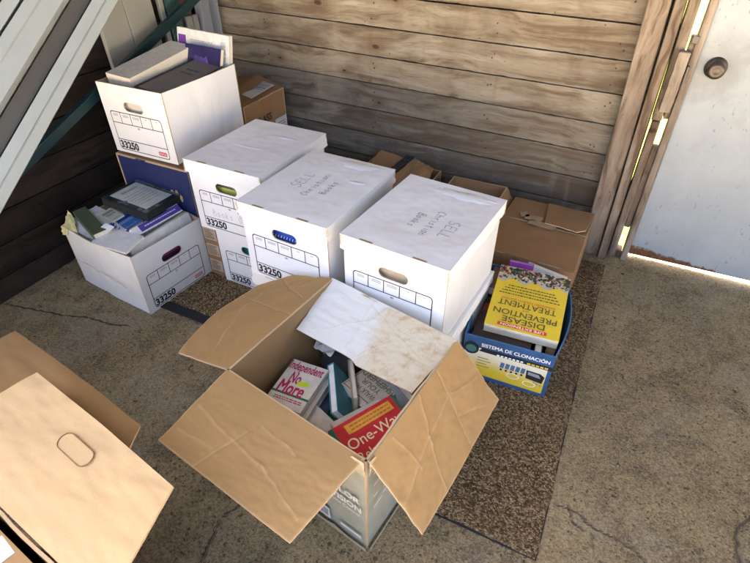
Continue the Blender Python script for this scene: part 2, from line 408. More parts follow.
def grass_mat():
    g = G('sunlit_lawn', .9, .1); n = g.noise(g.co, 6, 6, .7); f = g.noise(g.co, 90, 4, .7)
    c = g.mix(g.step(n, .35, .7), (.11, .108, .010), (.18, .165, .028)); c = g.mix(g.math('MULTIPLY', g.step(f, .45, .7), .5), c, (.09, .11, .015))
    return g.out(c, None, g.bump(f, .6, .02))
def gravel_mat():
    g = G('yard_gravel', .95, .1); f = g.noise(g.co, 60, 5, .75)
    return g.out(g.ramp(f, [(.3, (.30, .255, .20)), (.7, (.50, .44, .36))]), None, g.bump(f, .6, .02))
gb = MB(); gb.add([(-150, 2.17, -.06), (150, 2.17, -.06), (150, 200, -.06), (-150, 200, -.06)], [(0, 1, 2, 3)], 0)
gb.add([(-150, -150, -.062), (150, -150, -.062), (150, 2.17, -.062), (-150, 2.17, -.062)], [(0, 1, 2, 3)], 1)
tag(gb.build('ground', [grass_mat(), gravel_mat()]), 'yellow-green sunlit lawn beyond the door and pale gravel yard', 'ground', kind='structure')

# plank walls
KN = [(-.42, .868, .011), (-.745, .862, .009), (-.65, .615, .006), (-.30, .60, .005), (-1.16, .84, .009), (-.14, .72, .010), (-1.5, .70, .010), (-.99, .53, .006), (-.12, .48, .007), (-.05, .905, .008)]
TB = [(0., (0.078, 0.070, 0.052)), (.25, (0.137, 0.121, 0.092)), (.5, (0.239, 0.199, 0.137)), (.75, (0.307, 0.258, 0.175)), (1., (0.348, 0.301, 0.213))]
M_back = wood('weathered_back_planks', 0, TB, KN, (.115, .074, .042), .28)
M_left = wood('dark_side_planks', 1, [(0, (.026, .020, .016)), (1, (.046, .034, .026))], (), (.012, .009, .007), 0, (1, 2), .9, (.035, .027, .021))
M_post = wood('weathered_posts', 2, [(0., (.17, .125, .085)), (.5, (.26, .20, .14)), (1., (.34, .28, .21))], [(.012, .565, .011)], (.085, .052, .030), 0, (0, 2))
WY = 2.12
wallb = thing('plank_wall', 'weathered brown horizontal plank wall along the back of the shed', 'wall', (-.9, WY+.02, 0))
tones = {-7: .10, -6: .14, -5: .20, -4: .30, -3: .42, -2: .58, -1: .52, 0: .58, 1: .48, 2: .55, 3: .45, 4: .42}  # lowest boards darkened: shade behind the boxes put into their tone
b = MB(); rr = random.Random(2)
def wz(k, x): return .796 + .118*k - .0165*(x+.92)
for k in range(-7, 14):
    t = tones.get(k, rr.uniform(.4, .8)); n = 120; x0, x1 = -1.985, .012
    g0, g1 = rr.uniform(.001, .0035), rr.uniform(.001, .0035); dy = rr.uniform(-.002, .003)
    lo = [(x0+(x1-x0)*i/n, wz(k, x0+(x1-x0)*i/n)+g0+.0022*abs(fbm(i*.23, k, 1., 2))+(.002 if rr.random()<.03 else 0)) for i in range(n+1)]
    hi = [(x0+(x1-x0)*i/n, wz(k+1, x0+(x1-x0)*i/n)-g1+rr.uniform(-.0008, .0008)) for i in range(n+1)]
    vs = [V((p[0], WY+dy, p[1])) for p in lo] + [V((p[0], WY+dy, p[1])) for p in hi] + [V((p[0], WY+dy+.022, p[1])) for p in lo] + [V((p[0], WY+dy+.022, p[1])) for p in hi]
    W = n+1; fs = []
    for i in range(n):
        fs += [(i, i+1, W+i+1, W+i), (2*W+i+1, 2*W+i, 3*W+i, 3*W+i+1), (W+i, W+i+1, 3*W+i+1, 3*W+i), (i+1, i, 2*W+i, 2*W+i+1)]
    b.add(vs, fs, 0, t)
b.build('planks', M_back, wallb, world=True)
nb = MB()
for k in range(-4, 5):
    for x in (-1.62, -1.61, -1.05, -1.04, -.52, -.51, -.075, -.06):
        z = wz(k, x)+.118*rr.uniform(.2, .8); nb.lathe([(0, -.001), (.0032, -.001), (.003, .0012), (0, .0018)], (x+rr.uniform(-.01, .01), WY-.0015, z), -Y, 8)
nb.build('nail_heads', paint((.07, .045, .03), .8), wallb, world=True)
bb = MB().box(-2.0, .012, WY+.026, WY+.04, 0, 2.45); bb.build('backing_boards', paint((.035, .026, .02), .9), wallb, world=True)

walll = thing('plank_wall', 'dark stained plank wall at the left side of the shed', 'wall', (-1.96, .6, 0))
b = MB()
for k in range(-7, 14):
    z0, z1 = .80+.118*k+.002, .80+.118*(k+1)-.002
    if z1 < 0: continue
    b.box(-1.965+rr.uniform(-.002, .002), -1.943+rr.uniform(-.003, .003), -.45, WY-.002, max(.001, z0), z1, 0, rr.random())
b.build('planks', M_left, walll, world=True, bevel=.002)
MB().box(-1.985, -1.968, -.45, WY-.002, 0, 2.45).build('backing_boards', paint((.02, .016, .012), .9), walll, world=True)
wallf = thing('plank_wall', 'board wall to the right of the door opening', 'wall', (1.9, WY+.02, 0))
b = MB()
for k in range(20): b.box(1.104, 4.4, WY-.03, WY+.022, .12*k+.002, .12*(k+1)-.002, 0, rr.uniform(.3, .8))
b.build('planks', M_back, wallf, world=True, bevel=.002)
roof = thing('shed_roof', 'boarded flat roof over the shed', 'roof', (.3, .7, 2.45))
b = MB()
for k in range(27): b.box(-2.1+.24*k, -2.1+.24*(k+1)-.004, -.12, 2.35, 2.452, 2.475, 0, rr.random())
b.build('roof_boards', M_left, roof, world=True)
b = MB()
for k in range(4): b.box(-2.0, 4.35, -.05+.60*k, .0+.60*k, 2.33, 2.45, 0, rr.random())
b.build('rafters', M_left, roof, world=True)

# door frame boards
fr = thing('door_frame', 'rough weathered timber boards framing the pale door', 'door frame', (.1, 2.08, 0))
def post(name, x0, x1, y0, y1, z0, z1, t, lean=0., bev=.004):
    b = MB(); n = 14; vs = []; q = random.Random(int(x0*1e4)+3)
    for i in range(n+1):
        z = z0+(z1-z0)*i/n; dx = lean*z; e = lambda: q.uniform(-.0012, .0012)
        vs += [(x0+dx+e(), y0+e(), z), (x1+dx+e(), y0+e(), z), (x1+dx+e(), y1, z), (x0+dx+e(), y1, z)]
    fs = [(4*i+k, 4*i+(k+1) % 4, 4*i+4+(k+1) % 4, 4*i+4+k) for i in range(n) for k in range(4)] + [(3, 2, 1, 0), tuple(4*n+k for k in range(4))]
    b.add(vs, fs, 0, t); return b.build(name, M_post, fr, world=True, bevel=bev)
post('corner_post', -.002, .068, 2.062, 2.118, .0, 2.45, .55, -.026)
post('stop_board', .071, .104, 2.045, 2.13, .0, 2.45, .35, -.022)
post('backing_board', -.02, .112, 2.134, 2.16, .0, 2.45, .1, -.024)
post('jamb_board', .1125, .147, 2.09, 2.16, .60, 2.45, .5, -.0225)
post('jamb_board', .108, .136, 2.085, 2.16, .0, .598, .15, -.008)
post('latch_block', .110, .146, 2.048, 2.088, .645, .845, .85)
post('strike_rail', .160, .184, 2.075, 2.125, .0, 2.45, .8, -.0125)
post('strike_block', .134, .1525, 2.089, 2.14, .61, .885, .45)
post('strike_block', .134, .156, 2.092, 2.14, .15, .50, .1)
post('sill_block', .120, .1585, 2.10, 2.15, .0, .03, .05)
lk = MB().box(.136, .156, 2.07, 2.085, .868, .892).box(.150, .1585, 2.062, 2.09, .75, .80)
lk.build('latch_plate', paint((.12, .105, .085), .5, .4, metal=.7), fr, world=True, bevel=.002)

def door_mat():
    g = G('chalky_door_paint', .5, .35); co = g.co; s = g.sep(co)
    n = g.noise(co, 6, 5, .6); c = g.mix(g.step(n, .4, .7), (.315, .342, .342), (.355, .380, .375))
    # rust along the bottom hinge corner, scratches
    edge = g.math('ADD', s[2], g.math('MULTIPLY', g.math('SUBTRACT', g.noise(co, 34, 5, .7), .5), .05))
    reach = g.math('SUBTRACT', .046, g.math('MULTIPLY', s[0], .105))
    r = g.step(g.math('SUBTRACT', edge, reach), .006, -.006)
    c = g.mix(r, c, g.ramp(g.noise(co, 70, 5, .7), [(.3, (.06, .028, .014)), (.55, (.17, .075, .03)), (.75, (.28, .16, .08))]))
    kd = g.vmath('DISTANCE', co, (.06, 0., .775), 'Value')
    c = g.mix(g.math('MULTIPLY', g.step(g.math('ADD', kd, g.math('MULTIPLY', g.math('SUBTRACT', g.noise(co, 11, 5, .7), .5), .25)), .14, .03), .45), c, (.16, .145, .12))
    v = g.noise(g.map(co, (90, 90, 40), (0, 0, 0), (0, .6, 0)), 1, 2); m = g.noise(co, 9, 3)
    c = g.mix(g.math('MULTIPLY', g.math('MULTIPLY', g.step(v, .62, .68), g.step(m, .47, .58)), .8), c, (.19, .19, .19))
    c = g.mix(g.math('MULTIPLY', g.step(g.noise(g.vmath('ADD', co, (2, 8, 3)), 4, 6, .7), .56, .72), .35), c, (.24, .235, .21))
    c = g.mix(g.math('MULTIPLY', g.step(g.vor(co, 19), .06, .035), .6), c, (.16, .13, .11))
    return g.out(c, None, g.bump(g.noise(co, 40, 4), .12, .003))
door = thing('door', 'pale blue-grey steel door with a bronze knob and rusty bottom edge', 'door', (.186, 2.10, .022)); door.rotation_euler = (0, math.radians(-.8), 0)
MB().box(0, .915, 0, .042, .004, 2.03).build('panel', door_mat(), door, bevel=.003)
M_bronze = paint((.085, .068, .050), .42, .5, .25, .6)
kb = MB().lathe([(.0, .004), (.030, .004), (.031, .008), (.027, .012), (.013, .013), (.012, .026), (.020, .030), (.0255, .036), (.0265, .044), (.024, .051), (.016, .055), (.013, .0535), (.009, .0545), (0, .055)], (.060, 0, .775), -Y, 32)
kb.build('knob', M_bronze, door, smooth=True)
MB().lathe([(0, 0), (.034, 0), (.034, .003), (.030, .006), (0, .0045)], (.060, -.0005, .775), -Y, 32).build('rosette', M_bronze, door, smooth=True)

# ------------------------------------------------------------------ mats
def mat_mat():
    g = G('loop_pile', .95, .05); co = g.co
    f = g.noise(co, 260, 3, .7); v = g.vor(co, 230); cell = g.node('ShaderNodeSeparateColor', {0: g.vor(co, 230, 'Color')}).outputs[0]
    big = g.noise(co, 4, 4)
    c = g.ramp(g.math('ADD', g.math('MULTIPLY', cell, .65), g.math('MULTIPLY', f, .35)), [(.2, (0.061, 0.038, 0.021)), (.45, (0.158, 0.104, 0.053)), (.62, (0.275, 0.188, 0.100)), (.8, (0.473, 0.342, 0.188))])
    c = g.mix(g.math('MULTIPLY', g.step(big, .45, .7), .4), c, (0.106, 0.069, 0.037))
    return g.out(c, None, g.bump(g.math('SUBTRACT', f, v), .9, .008))
M_mat = mat_mat(); M_rub = paint((.018, .018, .02), .7)
def floor_mat(x0, x1, y0, y1, label, border):
    r = thing('floor_mat', label, 'mat', ((x0+x1)/2, (y0+y1)/2, 0))
    b = MB(); nx, ny = int((x1-x0)/.012), int((y1-y0)/.012)
    def ed(i, n, s): return (fbm(i*.13, s, 1., 3)*.006)
    vs = []
    for j in range(ny+1):
        for i in range(nx+1):
            x = x0+(x1-x0)*i/nx; y = y0+(y1-y0)*j/ny
            if j in (0, ny): y += ed(i, nx, j+1)
            if i in (0, nx): x += ed(j, ny, i+9)
            e = min(i, nx-i, j, ny-j)
            vs.append((x, y, .0035 if e == 0 else .0075+mnoise.noise(V((x*55, y*55, 1)))*.0016+mnoise.noise(V((x*170, y*170, 4)))*.0012))
    W = nx+1; b.add(vs, [(j*W+i, j*W+i+1, (j+1)*W+i+1, (j+1)*W+i) for j in range(ny) for i in range(nx)], 0)
    b.build('pile', M_mat, r, world=True, smooth=False)
    MB().box(x0-.002, x1+.002, y0-.004, y1, .0008, .0030).build('rubber_backing', M_rub, r, world=True)
    if border:
        b = MB(); b.box(x0-.01, x1, y0-.042, y0-.0045, .0008, .007); b.build('rubber_border', M_rub, r, world=True, bevel=.002)
    return r
floor_mat(-1.395, -.60, 1.0, 1.9, 'brown speckled mat with a black rubber border under the left boxes', True)
floor_mat(-.585, .107, .668, 2.0, 'long brown speckled mat running from the television carton to the wall', False)

# ------------------------------------------------------------------ books
def book(label, TL, TR, BL, t, cover, art=None, name='book', cat='book', hard=True, spine='L', page=None, group=None, gap=0., spine_art=None):
    """closed book: TL, TR, BL = corners of the front cover (world)"""
    TL, TR, BL = V(TL), V(TR), V(BL); x = (TR-TL); wd = x.length; x.normalize(); y = TL-BL; y -= x*y.dot(x); ht = y.length; y.normalize(); z = x.cross(y)
    c = TL + x*wd/2 - y*ht/2 - z*t
    if group is None:
        group = next((g_ for k_, g_ in (('handle hole', 'books inside the closed records boxes'), ('scuffed box', 'things packed in the scuffed box'), ('notebook box', 'things packed in the notebook box'), ('picture carton', 'books in the picture carton'), ('television carton', 'books in the television carton'), ('white stained flap', 'books in the television carton'), ('left stack', 'books in the television carton'), ('crimson', 'books in the television carton'), ('teal one', 'books in the television carton'), ('teal-covered', 'books in the television carton'), ('white flap', 'books in the television carton'), ('yellow handbook', 'books in the picture carton')) if k_ in label), None)
    r = thing(name, label, cat, c, 0, group)
    r.matrix_world = Matrix(((x.x, y.x, z.x, c.x), (x.y, y.y, z.y, c.y), (x.z, y.z, z.z, c.z), (0, 0, 0, 1)))
    k = .0025 if hard else .0006; ins = .003 if hard else .0008
    s = -1 if spine == 'L' else 1
    b = MB(); b.box(-wd/2, wd/2, -ht/2, ht/2, t-k, t); b.box(-wd/2, wd/2, -ht/2, ht/2, 0, k)
    sx0, sx1 = sorted((s*wd/2, s*(wd/2-k))); b.box(sx0, sx1, -ht/2, ht/2, k, t-k)
    b.build('cover', cover, r, bevel=.0012 if hard else .0004)
    x0, x1 = (-wd/2+k+.0003, wd/2-ins) if s < 0 else (-wd/2+ins, wd/2-k-.0003)
    MB().box(x0, x1, -ht/2+ins, ht/2-ins, k+.0003+gap, t-k-.0003-gap).build('pages', page or M_page, r)
    if art:
        b = MB(); mats = art(b, wd, ht, t+.0005); b.build('cover_print', mats, r)
    if spine_art:
        b = MB(); mats = spine_art(b, wd, ht, t, s*(wd/2+.0005)); b.build('spine_print', mats, r)
    return r
def bars(b, x0, x1, y0, y1, n, z, m, q, fill=.45):
    """rows of tiny unreadable print"""
    for i in range(n):
        yy = y1-(y1-y0)*(i+.5)/n; h = (y1-y0)/n*fill; x = x0
        while x < x1-.002:
            L = min(q.uniform(.003, .012), x1-x); b.rect(x, x+L, yy-h/2, yy+h/2, (0, 0, z), X, Y, m); x += L+.0022
def plain_art(band, ink=None, title=True, seed=1):
    def f(b, w, h, z):
        q = random.Random(seed); b.rect(-w/2+.004, w/2-.004, h*.18, h*.36, (0, 0, z), X, Y, 0)
        bars(b, -w*.36, w*.36, -h*.05, h*.12, 3, z+.0002, 1, q); bars(b, -w*.3, w*.3, -h*.42, -h*.36, 1, z+.0002, 1, q)
        return [paint(band), paint(ink or (.05, .05, .05))]
    return f

# ------------------------------------------------------------------ records boxes
BW, BD, BH = .312, .398, .262
LW, LD, LH = .327, .413, .047
STROKES = {'S': [[(.9, .9), (.5, 1), (.1, .8), (.25, .55), (.75, .45), (.9, .2), (.5, 0), (.1, .12)]], 'E': [[(.9, 1), (.1, .95), (.1, 0), (.9, .05)], [(.1, .5), (.7, .52)]],
    'L': [[(.15, 1), (.1, 0), (.85, .03)]], 'C': [[(.9, .85), (.5, 1), (.1, .6), (.15, .2), (.5, 0), (.9, .15)]], 'h': [[(.1, 1), (.15, 0)], [(.15, .4), (.5, .6), (.75, .4), (.75, 0)]],
    'r': [[(.15, .6), (.2, 0)], [(.2, .4), (.5, .6), (.75, .52)]], 'i': [[(.4, .6), (.45, 0)], [(.4, .82), (.45, .86)]], 's': [[(.8, .52), (.45, .6), (.25, .42), (.7, .22), (.55, 0), (.15, .06)]],
    't': [[(.4, .95), (.45, .05), (.75, .02)], [(.1, .62), (.8, .66)]], 'a': [[(.8, .55), (.4, .6), (.15, .25), (.4, 0), (.75, .2), (.8, .55), (.85, 0)]], 'n': [[(.1, .6), (.15, 0)], [(.15, .4), (.5, .6), (.8, .4), (.85, 0)]],
    'B': [[(.15, 0), (.15, 1), (.7, .95), (.75, .65), (.2, .52), (.85, .4), (.8, .05), (.15, 0)]], 'o': [[(.5, .6), (.15, .35), (.4, 0), (.8, .2), (.75, .52), (.5, .6)]],
    'k': [[(.15, 1), (.15, 0)], [(.75, .6), (.2, .25), (.8, 0)]], 'e': [[(.2, .32), (.75, .38), (.5, .62), (.15, .35), (.35, 0), (.8, .1)]], 'l': [[(.4, 1), (.45, 0)]],
    '(': [[(.7, 1.1), (.3, .5), (.6, -.15)]], ')': [[(.3, 1.1), (.7, .5), (.35, -.15)]], ' ': []}
def handwrite(b, txt, x, y, h, o, u, v, wd=.0016, m=0, hf=None, seed=1):
    q = random.Random(seed); cx = x
    for ch in txt:
        for st in STROKES[ch]:
            P = [(cx+a*h*.62+q.uniform(-.04, .04)*h, y+c*h+q.uniform(-.04, .04)*h) for a, c in st]
            R = []
            for i in range(len(P)-1):
                for k in range(3):
                    t = k/3; R.append((P[i][0]*(1-t)+P[i+1][0]*t, P[i][1]*(1-t)+P[i+1][1]*t))
            R.append(P[-1]); b.line(R, wd, o, u, v, m, hf)
        cx += h*(.72 if ch not in 'il(' else .5)
def lid_h(seed, amp):
    def f(u, v):   # u, v in metres from the lid's centre
        e = min(1, (LW/2-abs(u))/.03, (LD/2-abs(v))/.03); e = max(0, e)
        return amp*e*(fbm(u, v, 6, seed)*1.0+.35*abs(fbm(u, v, 17, seed+3)))
    return f
def records_box(label, x, y, z, yaw, lid=True, sag=0., scuff=False, red=False, hand=None, front_hand=None, bulge=0., slots=True, torn=None, seed=1, bh=BH, hole_y=.60):
    """x, y = front-left corner of the lid (or of the body for open boxes); the printed end is local -Y"""
    W0, D0 = (LW, LD) if lid else (BW, BD)
    c = V((x, y, 0)) + Matrix.Rotation(yaw, 3, 'Z') @ V((W0/2, D0/2, 0))
    r = thing('records_box', label, 'box', (c.x, c.y, z), yaw, 'white records boxes along the wall')
    Mw = M_white_dirty if scuff else M_white; t = .0045
    w2, d2 = BW/2, BD/2
    b = MB()
    hole = stadium(0, bh*(1-.285), .092, .034)
    def bow(i, j): return bulge*math.sin(math.pi*i)*(.3+.7*j)
    b.slab([(-w2, 0), (w2, 0), (w2, bh), (-w2, bh)], [hole], (0, -d2, 0), X, Z, t, 0, 1, 1)
    b.slab([(-w2, 0), (w2, 0), (w2, bh), (-w2, bh)], [stadium(0, bh*.715, .092, .034)], (0, d2, 0), -X, Z, t, 0, 1, 1)
    for sx in (-1, 1):
        A = [(sx*w2, -sx*(-1)*(d2-t)*-1, 0), (sx*w2, sx*(-1)*(d2-t)*-1, 0)]
        A = [(sx*w2, -(d2-t)*sx, .002), (sx*w2, (d2-t)*sx, .002)]; B = [(sx*w2, -(d2-t)*sx, bh), (sx*w2, (d2-t)*sx, bh)]
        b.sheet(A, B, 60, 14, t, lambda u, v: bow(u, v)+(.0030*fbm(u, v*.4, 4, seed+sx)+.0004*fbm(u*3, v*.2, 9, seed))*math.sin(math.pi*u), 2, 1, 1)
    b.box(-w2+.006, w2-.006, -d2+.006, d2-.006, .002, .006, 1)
    b.build('body', [Mw, M_edge, M_side_dirty if scuff else M_side_shaded], r)
    # printed form on the end
    b = MB(); o = (0, -d2-.0006, 0)
    fx0, fx1, fz0, fz1 = -w2+.028, w2-.034, bh*.045, bh*.62
    out_ = rrect(fx0, fx1, fz0, fz1, .012); inn = rrect(fx0+.003, fx1-.003, fz0+.003, fz1-.003, .010)
    b.slab(out_, [inn], o, X, Z, 0, 0)
    zc = bh*.455; zb = bh*.205
    b.rect(fx0+.002, fx1-.002, zc-.0014, zc+.0014, o, X, Z, 0); b.rect(fx0+.002, fx1-.002, zb-.0014, zb+.0014, o, X, Z, 0)
    q = random.Random(seed)
    for k in range(5):
        xx = fx0+(fx1-fx0)*k/5
        if k: b.rect(xx-.0013, xx+.0013, zc, fz1-.002, o, X, Z, 0)
        for j in range(2 if k < 3 else 1):
            L = (.024, .030, .032, .010, .008)[k]; b.rect(xx+.026-L/2, xx+.026+L/2, fz1-.012-j*.005, fz1-.0095-j*.005, o, X, Z, 1)
    b.rect(-.006, .004, zc-.012, zc-.006, o, X, Z, 1)
    b.text('33250', fx0+.052, bh*.126, .092, .031, o, X, Z, 0, .042)
    if red:
        b.slab(rrect(fx1-.052, fx1-.012, bh*.085, bh*.145, .004), [], o, X, Z, 0, 2)
        if red == 1: b.text('STAPLES', fx1-.032, bh*.115, .032, .0075, (0, -d2-.0010, 0), X, Z, 3, .01)
        else: b.text('STAPLES', fx1-.032, bh*.115, .032, .0075, (0, -d2-.0010, 0), X, Z, 3, .0)
    if front_hand: handwrite(b, front_hand, fx0+.045, zc-.052, .026, (0, -d2-.0007, 0), X, Z, .0014, 1, None, seed)
    b.build('printed_form', [M_ink, M_grey_ink, paint((.60, .16, .16), .6) if red == 2 else M_red, paint((.75, .73, .72), .6)], r)
    if lid:
        l2, m2 = LW/2, LD/2; h = bh+.011; f = lid_h(seed, .0032)
        def top(u, v): return f((u-.5)*LW, (v-.5)*LD) - sag*math.sin(math.pi*u)*math.sin(math.pi*v)
        hf = lambda a, c_: top(a/LW+.5, c_/LD+.5)
        b = MB(); b.sheet([(-l2, -m2, h), (l2, -m2, h)], [(-l2, m2, h), (l2, m2, h)], 48, 60, .0035, top, 0, 1, 0)
        e = .0005
        for (A, Bv) in ((((l2, -m2), (-l2, -m2)), 0), (((-l2, m2), (l2, m2)), 0), (((-l2, -m2), (-l2, m2)), 1), (((l2, m2), (l2, -m2)), 1)):
            (ax, ay), (bx, by) = A
            nn = V((ay-by, bx-ax, 0)).normalized()
            b.sheet([(ax-nn.x*.001, ay-nn.y*.001, h-.0012), (bx-nn.x*.001, by-nn.y*.001, h-.0012)], [(ax+nn.x*-.0, ay+nn.y*-.0, h-LH), (bx+nn.x*-.0, by+nn.y*-.0, h-LH)], 20, 4, .0035,
                    lambda u, v, s_=ax: (fbm(u, v, 3, seed+int(abs(s_*90)))*.0055)*v, 0, 1, 1, None, nn)
        lo = b.build('lid', [M_lid, M_edge], r, smooth=False); qr = random.Random(seed*3); lo.rotation_euler = (qr.uniform(-.006, .006), qr.uniform(-.007, .007), qr.uniform(-.014, .014))
        for sx in (-.082, .078):
            b = MB(); zz_ = h+hf(sx, -m2+.004)
            b.slab([(sx-.020, -m2+.0004), (sx+.020, -m2+.0004), (sx+.021, -m2+.0085), (sx-.021, -m2+.0085)], [], (0, 0, zz_+.0008), X, Y, .0030, 0)
            b.slab([(sx-.016, -m2+.003), (sx+.016, -m2+.003), (sx+.017, -m2+.0062), (sx-.017, -m2+.0062)], [], (0, 0, zz_+.0011), X, Y, .0004, 1)
            b.build('lid_slot', [M_edge, paint((.20, .14, .09), .8)], lo)
        if hand:
            lines, hx, hy, sgn, hh = hand; u, v = V((0, sgn, 0)), V((-sgn, 0, 0))
            for i, tx in enumerate(lines):
                b = MB(); wdt = len(tx)*hh*.66; hh_ = hh*(1.15 if i == 0 else .8)
                def hf2(a, c_): # plane coords back to the lid
                    p = V((hx, hy, 0))+u*a+v*c_; return hf(p.x, p.y)+.0008
                handwrite(b, tx, -wdt/2*(.8 if i else 1), -i*hh*1.6, hh_, (hx, hy, h), u, v, .0017, 0, hf2, seed+i)
                b.build('handwriting', M_pencil, lo)
        if torn:
            q = random.Random(seed+9)
            for (px, py, sx, sy) in torn:
                b = MB()
                P = []; Q = []
                for k in range(26):
                    a = 2*math.pi*k/26; rr_ = 1+q.uniform(-.22, .22)
                    P.append((px+sx*rr_*math.cos(a), py+sy*rr_*math.sin(a)))
                for k in range(26):
                    aa, bb_ = P[k], P[(k+1) % 26]
                    for s_ in (aa, bb_): pass
                cen = (px, py); vs = [V((cen[0], cen[1], h+hf(*cen)+.0022))]+[V((p[0], p[1], h+hf(*p)+.0012)) for p in P]+[V((p[0]*1.0+(p[0]-px)*.05, p[1]+(p[1]-py)*.05, h+hf(*p)+.0001)) for p in P]
                n = 26; b.add(vs, [(0, 1+k, 1+(k+1) % n) for k in range(n)]+[(1+k, 1+n+k, 1+n+(k+1) % n, 1+(k+1) % n) for k in range(n)], 0)
                b.build('peeled_paper', M_lid, lo, smooth=True)
    return r
R = math.radians
bC = records_box('closed white records box marked in pencil on its end, left of the lid with writing', -1.312, 1.175, .262, R(0.), seed=3, sag=.004, front_hand='Books (Sell)', torn=[(.05, .1, .05, .008), (-.03, -.02, .06, .006)])
bC2 = records_box('white records box at floor level under the pencil-marked one', -1.262, 1.205, .002, R(0), lid=False, seed=4, bh=.258)
bD = records_box('closed white records box with blue showing in its handle hole and writing on its lid', -.968, 1.028, .262, R(-3.2), seed=5, hand=(('SELL', 'Christian', 'Books'), -.045, -.008, 1, .030), torn=[(.045, .17, .07, .028), (.1, .06, .03, .008)])
bD2 = records_box('lidded white records box supporting the blue-handled one', -.966, 1.032, .002, R(-3.2), seed=6, bh=.2485)
bE = records_box('closed white records box with a beige handle hole, rightmost of the lidded ones', -.599, 1.004, .262, R(-4.3), seed=8, sag=.009, hand=(('SELL', 'Christian', 'Books'), .062, -.02, -1, .030), torn=[(.045, .165, .09, .022)])
bE2 = records_box('lidded white records box underneath, next to the blue picture carton', -.597, 1.010, .002, R(-4.6), seed=9, bh=.2485)
bB = records_box('open white records box of notebooks standing on the blue-fronted carton', -1.739, 1.253, .452, R(.4), lid=False, red=1, seed=11, bulge=.006)
bA = records_box('open scuffed white records box on the floor, overfilled with papers under a black binder', -1.383, .913, .0, R(84.5), lid=False, scuff=True, red=2, seed=12, bulge=.012)

# things seen through the handle holes
def P(root, x, y, z): return root.matrix_world @ V((x, y, z))
bpy.context.view_layer.update()
def inner_book(root, label, col, z=.13, dx=0., wd=.26, ht=.2, t=.03, y=-BD/2+.022, art=None, tilt=0.):
    return book(label, P(root, -wd/2+dx, y, z+ht/2), P(root, wd/2+dx, y, z+ht/2), P(root, -wd/2+dx, y+tilt, z-ht/2), t, paint(col, .4), art)
b_blue = inner_book(bD, 'bright blue spiral notebook seen through a handle hole', (.025, .07, .36), z=.115, ht=.215)
inner_book(bE, 'beige book seen through the rightmost handle hole', (.52, .42, .28), z=.11, ht=.205)
inner_book(bC, 'yellow-green book seen through the pencil-marked box handle hole', (.38, .42, .09), z=.095, ht=.17, t=.02)
inner_book(bC, 'dark red book behind the yellow-green one in the handle hole', (.30, .03, .04), z=.11, ht=.20, t=.03, y=-BD/2+.045)
inner_book(bC2, 'teal book seen through the lower box handle hole', (.03, .30, .30), z=.11, ht=.2)
inner_book(bA, 'magenta book seen through the scuffed box handle hole', (.22, .02, .10), z=.11, ht=.19, art=plain_art((.05, .01, .03), (.08, .01, .03)))
mbk = MB()
for k in range(24): mbk.tube([(-.125+.0107*k, .048, .0300), (-.1245+.0107*k, .052, .0335), (-.124+.0107*k, .057, .0300)], .0011, 6)
mbk.build('spiral_wire', paint((.72, .72, .75), .35, .5), b_blue)

# stain running down the scuffed box's long side is part of that box
b = MB(); q = random.Random(4)
Pp = [(-.17+.012*k, .135+.0008*k+.010*fbm(k*.17, 0, 1., 5)-.0016*k) for k in range(26)]
b.line(Pp, [q.uniform(.0015, .0045) for _ in Pp], (-BW/2-.0152, 0, 0), -Y, Z, 0); b.build('water_stain', paint((.42, .30, .15), .8), bA)

# ------------------------------------------------------------------ cartons around the records boxes
def carton(name, label, x0, x1, y0, y1, z1, yaw=0., mats=None, top=True, z0=0., t=.005, bulge=0., cat='carton'):
    c = ((x0+x1)/2, (y0+y1)/2, z0); r = thing(name, label, cat, c, yaw); w2, d2, h = (x1-x0)/2, (y1-y0)/2, z1-z0
    b = MB(); f = lambda s_: (lambda u, v: bulge*math.sin(math.pi*u)*math.sin(math.pi*v)+.002*fbm(u, v, 3, s_)*math.sin(math.pi*u))
    b.sheet([(-w2, -d2, 0), (w2, -d2, 0)], [(-w2, -d2, h), (w2, -d2, h)], 20, 14, t, f(1), 0, 1, 2)
    b.sheet([(w2, d2, 0), (-w2, d2, 0)], [(w2, d2, h), (-w2, d2, h)], 20, 14, t, f(2), 0, 1, 2)
    b.sheet([(w2, -d2+t, 0), (w2, d2-t, 0)], [(w2, -d2+t, h), (w2, d2-t, h)], 20, 14, t, f(3), 0, 1, 2)
    b.sheet([(-w2, d2-t, 0), (-w2, -d2+t, 0)], [(-w2, d2-t, h), (-w2, -d2+t, h)], 20, 14, t, f(4), 0, 1, 2)
    b.box(-w2+t+.001, w2-t-.001, -d2+t+.001, d2-t-.001, .001, .005, 1)
    b.build('body', mats or [M_kraft_x, M_kraft_x, M_edge], r); return r, w2, d2, h
def lid_flap(r, A, B, label=None, mats=None, seed=1, name='flap', amp=.003, nu=20, nv=14, t=.004):
    b = MB(); b.sheet(A, B, nu, nv, t, lambda u, v: amp*fbm(u, v, 2.5, seed)*v, 0, 1, 2, None, Z)
    o = b.build(name, mats or [M_kraft_x, M_kraft_x, M_edge], r)
    if label: o['label'] = label
    return o
